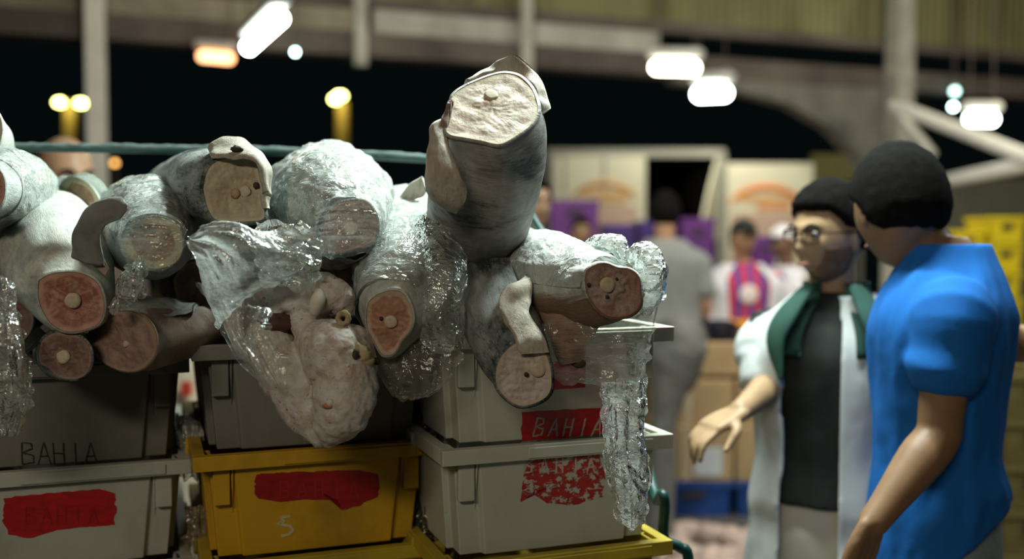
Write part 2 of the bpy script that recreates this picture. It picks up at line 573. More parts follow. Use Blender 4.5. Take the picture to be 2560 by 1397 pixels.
def batten(name, p0, p1, r, mat, label, group=None, drop=None):
    p0, p1 = np.array(p0), np.array(p1)
    c = (p0 + p1) / 2
    root = empty(name, c, label, 'ceiling light', group)
    ax = nrm(p1 - p0)
    MB().tube([p0, c, p1], [r, r, r], 12, 2).build('light_tube', mat, root, True)
    up = np.array([0, 0, r * 2.1])
    MB().tube([p0 - ax * 0.04 + up, c + up, p1 + ax * 0.04 + up], [r * 0.9] * 3, 8, 2, 1.5).build('housing', m_housing, root, True)
    for q in (p0, p1):
        MB().tube([q + up, np.array([q[0], q[1], 5.6])], [0.003, 0.003], 6, 1).build('hanger', m_beam, root, True)
    return root


batten('tube_lamp', Wp(622, 118, 4.6), Wp(700, 46, 4.0), 0.035, emit('lamp_bright', (0.93, 1, 0.95), 30), 'bright white tube lamp hanging steeply tilted above the heap of fish')
batten('tube_lamp', Wp(505, 140, 8.0), Wp(575, 146, 8.0), 0.045, m_lamp_orange, 'short orange tube lamp glowing left of the bright tilted tube')
batten('tube_lamp', Wp(1640, 168, 7.4), Wp(1735, 170, 7.2), 0.05, m_lamp_warm, 'warm white tube lamp with a side plug under the middle beam')
batten('tube_lamp', Wp(1748, 235, 8), Wp(1812, 232, 7.8), 0.06, m_lamp_white, 'cold white lamp just right of the warm tube lamp')
batten('tube_lamp', Wp(2425, 297, 8.3), Wp(2482, 298, 8.2), 0.05, m_lamp_white, 'cold white lamp shining behind the sloping white brace')
# tubes above the frame: one over the heap, one added with the men's fill
batten('tube_lamp', (-0.45, 2.55, 3.12), (0.75, 2.55, 3.12), 0.02, m_lamp_white, 'unseen tube lamp added behind the heap for the men', 'tube lamps over the trolley')
batten('tube_lamp', (0.0, 3.05, 3.22), (1.2, 3.0, 3.22), 0.02, m_lamp_white, 'unseen tube lamp added behind the heap for the men', 'tube lamps over the trolley')


def bulb(px, py, d, r, mat, label, name='lamp', mast=False):
    root = empty(name, Wp(px, py, d), label, 'light')
    q = Wp(px, py, d)
    if mast: MB().tube([q - np.array([0, 0, r]), np.array([q[0], q[1], 0])], [0.03, 0.04], 8, 1).build('mast', m_beam, root, True)
    else: MB().tube([q + np.array([0, 0, r * 2]), np.array([q[0], q[1], 5.6])], [0.006, 0.006], 6, 1).build('cable', m_beam, root, True)
    MB().ball(Wp(px, py, d), r, 16, 10).build('light_bulb', mat, root, True)
    MB().tube([Wp(px, py, d) + np.array([0, 0, r]), Wp(px, py, d) + np.array([0, 0, r * 2.2])], [r * 0.6, r * 0.3], 10, 1).build('lamp_cap', m_housing, root, True)
    return root


bulb(738, 130, 8.4, 0.022, m_lamp_cyan, 'small cyan-white lamp right of the bright tilted tube', 'hanging_lamp')
bulb(578, 118, 8.1, 0.024, emit('lamp_dim_orange', (1, 0.3, 0.12), 5), 'small dim orange lamp beside the tilted tube', 'hanging_lamp')
bulb(287, 408, 14, 0.035, emit('lamp_amber', (1, 0.5, 0.12), 6), 'small amber lamp in the dark right of the white pole', 'mast_lamp', True)
bulb(2387, 228, 11, 0.04, emit('lamp_teal', (0.6, 1, 0.9), 7), 'dim teal lamp high on the right, upper of two', 'hanging_lamp')
bulb(2383, 267, 11, 0.03, m_lamp_cyan, 'small pale cyan lamp high on the right, lower of two', 'hanging_lamp')
m_pole = plain('yellowish_pole', (0.22, 0.16, 0.04), 0.6, 0.2, 3)


def street(px_pole, heads, d, label):
    base = Wp(px_pole, 600, d); base[2] = 0
    root = empty('street_lamp', base, label, 'street lamp')
    top = Wp(px_pole, heads[0][1] + 12, d)
    MB().tube([base, (base + top) / 2, top], [0.22, 0.20, 0.17], 10, 2).build('pole', m_pole, root, True)
    for (x, y) in heads:
        p = Wp(x, y, d)
        MB().tube([top, (top + p) / 2 + np.array([0, 0, 0.1]), p], [0.06, 0.06, 0.06], 8, 3).build('arm', m_pole, root, True)
        MB().ball(p, (0.16, 0.16, 0.10), 16, 10).build('lamp_head', m_street, root, True)


street(175, [(150, 256), (202, 258)], 32, 'double-headed yellow street lamp in the night left of the white pole')
street(856, [(840, 248), (850, 240)], 30, 'yellow street lamp in the night behind the wrapped fish dome')
for px, d in ((175, 32), (856, 30)):
    p = Wp(px, 235, d)
    l = bpy.data.lights.new('street_light', 'POINT'); l.energy = 160; l.color = (1, 0.85, 0.3); l.shadow_soft_size = 0.2
    lo = bpy.data.objects.new('street_light', l); lo.location = (p[0], p[1] - 0.9, p[2]); COL.objects.link(lo)


# ------------------------------------------------------------------ strokes and painted patches
LET = {
    'B': [[(0, 0), (0.02, 1), (0.45, 0.95), (0.5, 0.72), (0.05, 0.52), (0.55, 0.4), (0.55, 0.1), (0, 0)]],
    'A': [[(0, 0), (0.3, 1), (0.62, 0)], [(0.12, 0.38), (0.5, 0.38)]],
    'H': [[(0.02, 0), (0, 1)], [(0.5, 0), (0.5, 1)], [(0.0, 0.5), (0.5, 0.5)]],
    'I': [[(0.32, 0), (0.30, 1)]],
    '5': [[(0.7, 0.98), (0.15, 0.9), (0.35, 0.72), (0.05, 0.62), (0.4, 0.55), (0.7, 0.5), (0.85, 0.3), (0.6, 0.08), (0.2, 0.02)]],
}


def strokes(name, text, P, rt, up, h, adv, th, mat, parent, seed=0, lift=0.0012, slant=0.0, size=None):
    """text drawn as thin raised strokes, P = lower left corner (world), rt / up unit vectors"""
    n = np.cross(rt, up)
    mb = MB()
    rnd = random.Random(seed)
    for k, ch in enumerate(text):
        for line in LET[ch]:
            pts = []
            for i in range(len(line) - 1):
                a, b = np.array(line[i]), np.array(line[i + 1])
                for s in np.linspace(0, 1, 6)[:-1]: pts.append(a + (b - a) * s)
            pts.append(np.array(line[-1]))
            ok = rnd.random() < 1.0
            top, bot = [], []
            for i, q in enumerate(pts):
                q = q + np.array([rnd.uniform(-.012, .012), rnd.uniform(-.012, .012)])
                c = P + rt * (k * adv + (q[0] + slant * q[1]) * h * 0.85) + up * q[1] * h
                i0, i1 = max(i - 1, 0), min(i + 1, len(pts) - 1)
                t2 = pts[i1] - pts[i0]
                t3 = nrm(rt * t2[0] + up * t2[1])
                s3 = np.cross(n, t3)
                w = th * rnd.uniform(0.55, 1.25)
                top.append(c + s3 * w + n * lift); bot.append(c - s3 * w + n * lift)
            m = len(top)
            v = top + bot + [p - n * lift * 0.9 for p in top] + [p - n * lift * 0.9 for p in bot]
            f = []
            for i in range(m - 1):
                f += [(i, i + m, i + 1 + m, i + 1), (i, i + 1, i + 1 + 2 * m, i + 2 * m), (i + m, i + 3 * m, i + 1 + 3 * m, i + 1 + m)]
            mb.add(v, f)
    return mb.build(name, mat, parent)


def patch(name, P, rt, up, outline, mat, parent, lift=0.0008, seed=0.0):
    """flat painted patch with a ragged edge; outline = metres along rt / up"""
    n = np.cross(rt, up)
    O = np.array(outline, float)
    c = O.mean(0)
    pts = []
    for i in range(len(O)):
        a, b = O[i], O[(i + 1) % len(O)]
        k = max(2, int(np.linalg.norm(b - a) / 0.004))
        for s in np.linspace(0, 1, k, endpoint=False):
            q = a + (b - a) * s
            r = 1 + 0.05 * noise.noise(Vector((q[0] * 60, q[1] * 60, seed))) + 0.03 * noise.noise(Vector((q[0] * 220, q[1] * 220, seed)))
            pts.append(c + (q - c) * r)
    v = [P + rt * c[0] + up * c[1] + n * lift] + [P + rt * q[0] + up * q[1] + n * lift for q in pts]
    m = len(pts)
    f = [(0, 1 + i, 1 + (i + 1) % m) for i in range(m)]
    at = [(c[0] * 10, c[1] * 10, 0)] + [(q[0] * 10, q[1] * 10, 0) for q in pts]
    return put(name, v, f, mat, parent, False, {'face': at})


# ------------------------------------------------------------------ fish crates on the trolley
YAW = math.radians(20)
RT = np.array([math.cos(YAW), math.sin(YAW), 0])
BK = np.array([-math.sin(YAW), math.cos(YAW), 0])
UP = np.array([0, 0, 1.0])
CW, CD = 0.42, 0.60


def crate(corner, ztop, pitch, mat, label, group=None, name='fish_crate'):
    """corner = front left corner of the rim (x, y); local x along the front, y to the back"""
    root = empty(name, (corner[0], corner[1], ztop - pitch), label, 'crate', group, YAW)
    H = pitch
    t, i = 0.006, 0.030
    mb = MB()
    bx0, bx1, by0, by1 = i, CW - i, i, CD - i          # bottom
    tx0, tx1, ty0, ty1 = 0.014, CW - 0.014, 0.014, CD - 0.014
    M = 0.052                                           # corner recess width
    hz = H - 0.004

    def prof(k, z, ins=0.0):
        """outline with recessed corners at height fraction k"""
        x0 = bx0 + (tx0 - bx0) * k + ins; x1 = bx1 + (tx1 - bx1) * k - ins
        y0 = by0 + (ty0 - by0) * k + ins; y1 = by1 + (ty1 - by1) * k - ins
        r = 0.011
        return [(x0 + M, y0, z), (x1 - M, y0, z), (x1 - M + 0.004, y0 + r, z), (x1 - r, y0 + r, z), (x1 - r, y0 + M, z), (x1, y0 + M + .004, z),
                (x1, y1 - M, z), (x1 - r, y1 - M, z), (x1 - r, y1 - r, z), (x1 - M, y1 - r, z), (x1 - M, y1, z), (x0 + M, y1, z),
                (x0 + M, y1 - r, z), (x0 + r, y1 - r, z), (x0 + r, y1 - M, z), (x0, y1 - M, z), (x0, y0 + M, z), (x0 + r, y0 + M, z), (x0 + r, y0 + r, z), (x0 + M - .004, y0 + r, z)]
    rows = [prof(0, 0.002), prof(0.5, hz / 2), prof(1, hz), prof(1, hz, t), prof(0, 0.008, t)]
    n = len(rows[0])
    v = [p for r_ in rows for p in r_]
    f = [tuple(range(n))[::-1], tuple(range(4 * n, 5 * n))]
    for k in range(4):
        for j in range(n):
            a = k * n + j; b = k * n + (j + 1) % n
            f.append((a, b, b + n, a + n))
    mb.add(v, f)
    # upper corner blocks and double ribs on the front and the back
    for sx in (0, 1):
        for y_, sg in ((0, 1), (1, -1)):
            yy = ty0 + 0.003 if not y_ else ty1 - 0.003
            x = tx0 + 0.018 if not sx else tx1 - 0.046
            mb.box(x, x + 0.028, min(yy, yy + sg * 0.014), max(yy, yy + sg * 0.014), H * 0.52, hz)
    for xr in (0.062, 0.076, CW - 0.078, CW - 0.064):
        mb.taper((xr, xr + 0.004, by0 + 0.003, by0 + 0.018), (xr, xr + 0.004, ty0 - 0.004, ty0 + 0.01), H * 0.42, hz)
        mb.taper((xr, xr + 0.004, by1 - 0.018, by1 - 0.003), (xr, xr + 0.004, ty1 - 0.01, ty1 + 0.004), H * 0.42, hz)
    b = mb.build('body', mat, root, local=True)
    weighted(b, 0.0025, 2)
    # rim
    rim = MB()
    rh = 0.026
    for (x0, x1, y0, y1) in ((0, CW, 0, 0.02), (0, CW, CD - 0.02, CD), (0, 0.02, 0.02, CD - 0.02), (CW - 0.02, CW, 0.02, CD - 0.02)):
        rim.box(x0, x1, y0, y1, H - rh, H - 0.0005)
    # drain lip in the middle and handle ledges at the ends
    rim.box(CW * 0.35, CW * 0.9, -0.003, 0.0, H - rh + 0.003, H - 0.005)
    rim.box(-0.006, 0.0, CD * .3, CD * .7, H - rh - 0.006, H - 0.003)
    rim.box(CW, CW + 0.006, CD * .3, CD * .7, H - rh - 0.006, H - 0.003)
    o = rim.build('rim', mat, root, local=True)
    weighted(o, 0.004, 3)
    return root


def crate_front(corner, ztop, pitch):
    """function giving a world point on the front panel: u across, w up from the crate floor; plus the panel's own up vector"""
    base = np.array([corner[0], corner[1], ztop - pitch])
    sl = (0.030 - 0.014) / pitch
    upv = nrm(UP - BK * sl)
    def P(u, w): return base + RT * u + UP * w + BK * (0.030 - sl * w)
    return P, upv


m_cgrey = crate_mat('grey_crate_plastic', (0.20, 0.20, 0.17), (0.12, 0.115, 0.09), seed=1)
m_cwhite = crate_mat('white_crate_plastic', (0.52, 0.54, 0.46), (0.33, 0.32, 0.24), trans=0.1, seed=2, dirtf=0.35)
m_cwhite2 = crate_mat('greyish_white_crate_plastic', (0.50, 0.52, 0.47), (0.26, 0.26, 0.21), trans=0.1, seed=4, dirtf=0.5)
m_cyel = crate_mat('yellow_crate_plastic', (0.62, 0.36, 0.015), (0.25, 0.16, 0.02), seed=3, dirtf=0.6)
m_cyel2 = crate_mat('dull_yellow_crate_plastic', (0.50, 0.38, 0.03), (0.25, 0.19, 0.03), seed=6, dirtf=0.6)
m_red = paint_mat('red_paint', (0.62, 0.012, 0.012), None, 0.86, 1)
m_red_dark = paint_mat('dull_red_paint', (0.42, 0.012, 0.014), None, 0.80, 4)
m_red_worn = paint_mat('worn_red_paint', (0.55, 0.03, 0.025), None, 0.52, 7)
m_scratch = plain('dark_scratch', (0.035, 0.03, 0.025), 0.8, 0.1)
m_chalk = plain('pale_scratch', (0.48, 0.45, 0.38), 0.8, 0.15)
m_bone_paint = plain('cream_paint', (0.62, 0.55, 0.30), 0.6, 0.1)

# stacks: left, middle, right: corner, top height, pitch
sl_ = on_z(470, 0, 1.75) - RT * CW
sm_ = on_z(475, 0, 1.627)
sr_ = on_z(1105, 0, 1.585)
PL = 0.125
stacks = {
    'left': (sl_, 1.385, (1.385 - PL) / 7, [m_cgrey, m_cwhite2, m_cwhite2, m_cwhite, m_cwhite, m_cgrey, m_cwhite]),
    'middle': (sm_, 1.42, (1.42 - PL) / 7, [m_cgrey, m_cyel, m_cyel2, m_cyel, m_cwhite, m_cyel, m_cwhite]),
    'right': (sr_, 1.443, (1.443 - PL) / 7, [m_cwhite, m_cwhite, m_cyel2, m_cwhite, m_cyel, m_cwhite, m_cwhite]),
}
names = {
    ('left', 0): 'grey plastic fish crate scratched with BAHIA, topmost on the left stack',
    ('left', 1): 'white plastic fish crate with a solid red patch, second in the left stack',
    ('middle', 0): 'plain grey plastic fish crate behind the hanging fish head, topmost in the middle stack',
    ('middle', 1): 'yellow plastic fish crate with a dull red patch in the middle stack',
    ('middle', 2): 'yellow crate of which only a rim corner shows below the middle stack',
    ('right', 0): 'white plastic fish crate with bright red BAHIA patch, topmost in the right stack',
    ('right', 1): 'white plastic fish crate with worn red lettering in the right stack',
    ('right', 2): 'dull yellow crate at the bottom edge of the right stack',
}
crates = {}
for key, (cn, zt, pt, mats) in stacks.items():
    for k, mt in enumerate(mats):
        z = zt - k * pt
        off = 0.0
        if key == 'middle' and k == 2: off = 0.012
        c2 = cn + RT * off
        lab = names.get((key, k), 'fish crate low in the %s stack on the trolley' % key)
        grp = None if (key, k) in names else 'crates low in the %s stack' % key
        crates[(key, k)] = (crate(c2, z, pt, mt, lab, grp), c2, z, pt)


def px_on_front(key, k, px, py):
    """u, w on the front panel of a crate for a pixel of the photograph"""
    root, cn, zt, pt = crates[(key, k)]
    P, upv = crate_front(cn, zt, pt)
    n = np.cross(RT, upv)
    q = ray_plane(px, py, P(0, 0), n)
    rel = q - P(0, 0)
    return float(np.dot(rel, RT)), float(np.dot(rel, upv))


def patch_px(key, k, pts, mat, name='painted_patch', seed=0.0, label=None):
    root, cn, zt, pt = crates[(key, k)]
    P, upv = crate_front(cn, zt, pt)
    o = patch(name, P(0, 0), RT, upv, [px_on_front(key, k, *p) for p in pts], mat, root, seed=seed)
    if label: o['label'] = label
    return o


def text_px(key, k, text, px, py, hpx, advpx, th, mat, name='lettering', seed=0, slant=0.0, lift=0.0014):
    root, cn, zt, pt = crates[(key, k)]
    P, upv = crate_front(cn, zt, pt)
    u0, w0 = px_on_front(key, k, px, py)
    u1, w1 = px_on_front(key, k, px + advpx, py)
    u2, w2 = px_on_front(key, k, px, py - hpx)
    return strokes(name, text, P(0, 0) + RT * u0 + upv * w0, nrm(RT * (u1 - u0) + upv * (w1 - w0)), upv, w2 - w0, u1 - u0, th, mat, root, seed, lift, slant)


text_px('left', 0, 'BAHIA', 55, 1160, 55, 40, 0.0010, m_scratch, seed=2, slant=0.0)
patch_px('left', 1, [(8, 1245), (120, 1232), (250, 1222), (285, 1232), (292, 1270), (288, 1312), (200, 1318), (140, 1325), (75, 1345), (20, 1335), (8, 1300)], m_red, label='bright red painted patch')
text_px('left', 1, 'BAHIA', 65, 1310, 44, 40, 0.0012, m_red_dark, seed=5)
patch_px('middle', 1, [(640, 1185), (760, 1178), (900, 1174), (945, 1185), (950, 1235), (905, 1262), (855, 1275), (845, 1250), (760, 1248), (700, 1255), (645, 1245), (635, 1215)], m_red_dark, label='dull red painted patch')
text_px('middle', 1, 'BAHIA', 700, 1245, 44, 44, 0.0010, m_red_worn, seed=8)
text_px('middle', 1, '5', 693, 1340, 52, 44, 0.0026, m_bone_paint, 'painted_numeral', seed=3)
patch_px('right', 0, [(1375, 905), (1465, 900), (1462, 968), (1378, 974)], m_red, seed=3, label='bright red painted patch')
patch_px('right', 0, [(1303, 1030), (1400, 1024), (1517, 1018), (1519, 1080), (1420, 1094), (1303, 1102)], m_red, seed=5, label='bright red painted patch')
text_px('right', 0, 'BAHIA', 1332, 1090, 46, 37, 0.0014, m_chalk, seed=4, slant=0.25)
patch_px('right', 1, [(1318, 1150), (1400, 1132), (1500, 1128), (1512, 1190), (1508, 1240), (1430, 1262), (1370, 1258), (1330, 1232), (1300, 1255), (1306, 1200)], m_red_worn, seed=6, label='worn red painted patch')
text_px('right', 1, 'BAHIA', 1310, 1182, 40, 40, 0.0014, m_chalk, seed=9)

# trolley: platform, green tube frame
m_green = plain('dark_green_tube_paint', (0.005, 0.045, 0.040), 0.4, 0.3, 12, bump=0.2, bscale=50)
m_frost = plain('frost_on_tube', (0.10, 0.14, 0.135), 0.9, 0.3, 40, bump=0.6, bscale=90)
m_board = plain('dark_board', (0.06, 0.05, 0.04), 0.8, 0.3, 5)
tc = sm_ + RT * 0.2 + BK * 0.3
trolley = empty('hand_trolley', (tc[0], tc[1], 0), 'dark green tubular trolley carrying the stacks of fish crates', 'trolley')
pl = []
for s_, b_ in ((-0.75, -0.04), (1.12, -0.04), (1.12, 0.72), (-0.75, 0.72)):
    pl.append(sm_ + RT * s_ + BK * b_)
v = [(*p[:2], 0.095) for p in pl] + [(*p[:2], PL - 0.001) for p in pl]
put('platform', v, [(0, 3, 2, 1), (4, 5, 6, 7), (0, 1, 5, 4), (1, 2, 6, 5), (2, 3, 7, 6), (3, 0, 4, 7)], m_board, trolley, False)
for s_, b_ in ((-0.6, 0.08), (1.0, 0.08), (1.0, 0.6), (-0.6, 0.6)):
    p = sm_ + RT * s_ + BK * b_
    c0 = np.array([p[0], p[1], 0.045])
    MB().tube([c0 - BK * 0.02, c0 + BK * 0.02], [0.045, 0.045], 20, 1, up=(1, 0, 0)).build('wheel', m_board, trolley, True)
rail = [Wp(-260, 372, 2.05), Wp(0, 370, 2.1), Wp(350, 374, 2.15), Wp(700, 380, 2.2), Wp(1060, 398, 2.25), Wp(1200, 420, 2.24), Wp(1290, 480, 2.22), Wp(1345, 565, 2.18), Wp(1385, 620, 2.15), Wp(1440, 700, 2.12)]
MB().tube(rail, [0.0085] * len(rail), 14, 6).build('rail', m_green, trolley, True)
fr_ = [p + np.array([0, -0.001, 0.004]) for p in rail[:6]]
MB().tube(fr_, [0.0075] * 6, 10, 20, rough=0.5).build('frost', m_frost, trolley, True)
leg = [Wp(1440, 700, 2.12), Wp(1560, 900, 2.1), Wp(1610, 1120, 2.05), Wp(1640, 1245, 1.95), Wp(1655, 1235, 1.85), Wp(1662, 1262, 1.84), Wp(1660, 1345, 1.84), Wp(1700, 1368, 1.84), Wp(1722, 1410, 1.84), Wp(1725, 1700, 1.84), on_z(1725, 0.11, 1.84)]
MB().tube(leg, [0.010] * len(leg), 14, 6).build('frame_tube', m_green, trolley, True)
# ------------------------------------------------------------------ frozen fish trunks
def resample_polar(pts2, n):
    """pts2: outline in plane coordinates about its centre -> radius per angle"""
    pts = cat_rom(np.vstack([pts2, pts2[:1]]), 6)[:-1]
    ang = np.arctan2(pts[:, 1], pts[:, 0])
    r = np.hypot(pts[:, 0], pts[:, 1])
    o = np.argsort(ang)
    ang, r = ang[o], r[o]
    aa = np.concatenate([ang - 2 * math.pi, ang, ang + 2 * math.pi])
    rr = np.concatenate([r, r, r])
    th = np.linspace(-math.pi, math.pi, n, endpoint=False)
    return th, np.interp(th, aa, rr)


def trunk(label, cut, d, tilt, rings, mskin, mface, spine=None, lump=0.05, seed=0.0, blend=0.14, mspine=None,
          name='frozen_fish', lip=0.0025, recess=0.004, n=112, group=None, face_rough=0.0022, sub=9, wrap=None, root=None, inner=None):
    """cut: outline of the cut end in photo pixels on a plane at depth d tilted by tilt; rings (px, py, d, radius px)"""
    C0 = np.array(cut, float).mean(0)
    c3 = Wp(C0[0], C0[1], d)
    nn_ = nrm(-VIEW + RIGHT * tilt[0] + UPV * tilt[1])
    pl = np.array([ray_plane(x, y, c3, nn_) for x, y in cut])
    c3 = pl.mean(0)
    u = nrm(UPV - nn_ * np.dot(UPV, nn_))
    s = nrm(np.cross(u, nn_))
    q = np.stack([(pl - c3) @ s, (pl - c3) @ u], 1)
    th, r0 = resample_polar(q, n)
    rm = r0.mean()
    shape0 = r0 / rm
    rows = [[*c3, rm]]
    for (x, y, dd, rp) in rings:
        rows.append([*Wp(x, y, dd), rp * dd / FPX])
    D = cat_rom(np.array(rows), sub)
    P, R = D[:, :3], np.maximum(D[:, 3], 0.004)
    m = len(P)
    L = np.concatenate([[0], np.cumsum(np.linalg.norm(np.diff(P, axis=0), axis=1))])
    verts, cyl = [], []
    uu = u
    for k in range(m):
        tg = nrm(P[min(k + 1, m - 1)] - P[max(k - 1, 0)])
        w = min(1.0, L[k] / 0.10)
        w = w * w * (3 - 2 * w)
        tg = nrm(-nn_ * (1 - w) + tg * w)
        uu = nrm(uu - tg * np.dot(uu, tg))
        ss = nrm(np.cross(tg, uu)) * 1.0
        if np.dot(ss, s) < 0: ss = -ss
        b = min(1.0, L[k] / blend); b = b * b * (3 - 2 * b)
        for i in range(n):
            sh = shape0[i] * (1 - b) + b
            c_, s_ = math.cos(th[i]), math.sin(th[i])
            cp = Vector((c_ * R[k], s_ * R[k], L[k]))
            am = lump * min(1.0, 0.15 + L[k] / 0.05)
            k2 = 1 + am * noise.noise(Vector((c_ * 1.3, s_ * 1.3, L[k] * 9 + seed))) * 1.6 + am * 0.35 * noise.noise(cp * 60 + Vector((seed, 0, 0)))
            if k == 0: k2 = 1 + lip / rm
            rr = R[k] * sh * k2
            verts.append(P[k] + ss * c_ * rr + uu * s_ * rr)
            cyl.append((c_ * R[k], s_ * R[k], L[k]))
    faces = []
    for k in range(m - 1):
        for i in range(n):
            a = k * n + i; b = k * n + (i + 1) % n
            faces.append((a, a + n, b + n, b))
    verts.append(P[-1]); cyl.append((0, 0, L[-1])); ce = len(verts) - 1
    for i in range(n): faces.append(((m - 1) * n + i, ce, (m - 1) * n + (i + 1) % n))
    # inner lip at the cut so that the skin has an edge
    base = len(verts)
    for i in range(n):
        c_, s_ = math.cos(th[i]), math.sin(th[i])
        rr = r0[i] * 0.985
        verts.append(c3 + s * c_ * rr + u * s_ * rr + nn_ * 0.001); cyl.append((c_ * rm, s_ * rm, 0))
    for i in range(n): faces.append((i, (i + 1) % n, base + (i + 1) % n, base + i))
    if root is None: root = empty(name, c3 - nn_ * 0.1, label, 'fish', group)
    put('skin', verts, faces, mskin, root, True, {'cyl': cyl})
    # cut face
    fv, ff, fa = [c3 - nn_ * recess * 0.3], [], [(0, 0, 0)]
    K = 22
    for j in range(1, K + 1):
        rho = j / K
        for i in range(n):
            c_, s_ = math.cos(th[i]), math.sin(th[i])
            rr = r0[i] * rho
            x, y = c_ * rr, s_ * rr
            h = face_rough * noise.noise(Vector((x * 45 + seed, y * 45, 0))) * 2 + face_rough * 0.8 * noise.noise(Vector((x * 160, y * 160, seed)))
            h *= 1 - rho ** 6
            fv.append(c3 + s * x + u * y + nn_ * (h + recess * (rho ** 4) * 0.6 - recess * 0.4))
            fa.append((x / rm, y / rm, rho))
    for i in range(n): ff.append((0, 1 + i, 1 + (i + 1) % n))
    for j in range(K - 1):
        for i in range(n):
            a = 1 + j * n + i; b = 1 + j * n + (i + 1) % n
            ff.append((a, a + n, b + n, b))
    put('cut_face', fv, ff, mface, root, True, {'face': fa})
    if spine:
        (sx, sy, sr) = spine
        sc = ray_plane(sx, sy, c3 + nn_ * 0.0012, nn_)
        rad = sr * d / FPX
        v, f, at = [sc + nn_ * 0.0012], [], [(0, 0, 0)]
        for j, (fr, hh) in enumerate(((0.6, 0.0012), (0.92, 0.0008), (1.0, -0.003))):
            for i in range(28):
                a = 2 * math.pi * i / 28
                k2 = 1 + 0.09 * noise.noise(Vector((math.cos(a) * 1.5, math.sin(a) * 1.5, seed)))
                v.append(sc + (s * math.cos(a) + u * math.sin(a)) * rad * fr * k2 + nn_ * hh); at.append((math.cos(a) * fr, math.sin(a) * fr, fr * 0.5))
        for i in range(28): f.append((0, 1 + i, 1 + (i + 1) % 28))
        for j in range(2):
            for i in range(28):
                a = 1 + j * 28 + i; b = 1 + j * 28 + (i + 1) % 28
                f.append((a, a + 28, b + 28, b))
        put('backbone', v, f, mspine or m_spine, root, True, {'face': at})
    if inner:
        # secondary rounded spots on the cut (vessel, tendon): list of (px, py, r, mat, name)
        for (sx, sy, sr, mt, nm_) in inner:
            sc = ray_plane(sx, sy, c3 + nn_ * 0.0015, nn_)
            rad = sr * d / FPX
            MB().ball(sc, (rad, 0.002, rad), 16, 8, rough=0.4, seed=sx).build(nm_, mt, root, True)
    return root, dict(P=P, R=R, L=L, u=u, s=s, n=nn_, c=c3)


def crump(p, f=1.0, seed=0.0):
    """crumpled sheet height, about -1..1"""
    q = Vector(p) * f + Vector((seed, seed * 0.37, -seed))
    d1 = noise.voronoi(q * 16)[0]
    d2 = noise.voronoi(q * 38 + Vector((3, 1, 2)))[0]
    return (d1[1] - d1[0]) * 0.9 + (d2[1] - d2[0]) * 0.35 + noise.noise(q * 9) * 0.6 - 0.5


def wrap_body(info, root, mat, k0, k1, scale=1.06, amp=0.012, seed=0.0, n=150, arc=(0, 360), name='plastic_wrap', flare=0.0, label=None, offs=0.003, f=1.0):
    """film wrapped round a trunk; k0..k1 along its length in metres"""
    P, R, L = info['P'], info['R'], info['L']
    ls = np.arange(k0, k1, 0.0045)
    verts, cyl, faces = [], [], []
    uu = info['u']
    rows = 0
    full = arc[1] - arc[0] >= 360
    for l in ls:
        k = int(np.clip(np.searchsorted(L, max(l, 0)) - 1, 0, len(L) - 2))
        t = (l - L[k]) / max(1e-6, L[k + 1] - L[k])
        c = P[k] + (P[k + 1] - P[k]) * t
        r = R[k] + (R[k + 1] - R[k]) * max(0, t)
        tg = nrm(P[min(k + 2, len(P) - 1)] - P[max(k - 1, 0)])
        uu = nrm(uu - tg * np.dot(uu, tg))
        ss = nrm(np.cross(tg, uu))
        if np.dot(ss, info['s']) < 0: ss = -ss
        for i in range(n):
            a = math.radians(arc[0] + (arc[1] - arc[0]) * i / (n if full else n - 1))
            c_, s_ = math.cos(a), math.sin(a)
            h = crump((c_ * r, s_ * r, l * 0.75), f, seed)
            fl = flare * max(0, (k0 + 0.03 - l)) / 0.03
            rr = r * scale + offs + amp * h + fl
            rr = max(rr, r * 1.012 + 0.001)
            verts.append(c + (ss * c_ + uu * s_) * rr)
            cyl.append((c_ * r, s_ * r, l))
        rows += 1
    for k in range(rows - 1):
        for i in range(n if full else n - 1):
            a = k * n + i; b = k * n + (i + 1) % n
            faces.append((a, a + n, b + n, b))
    o = put(name, verts, faces, mat, root, True, {'cyl': cyl})
    if label: o['label'] = label
    return o


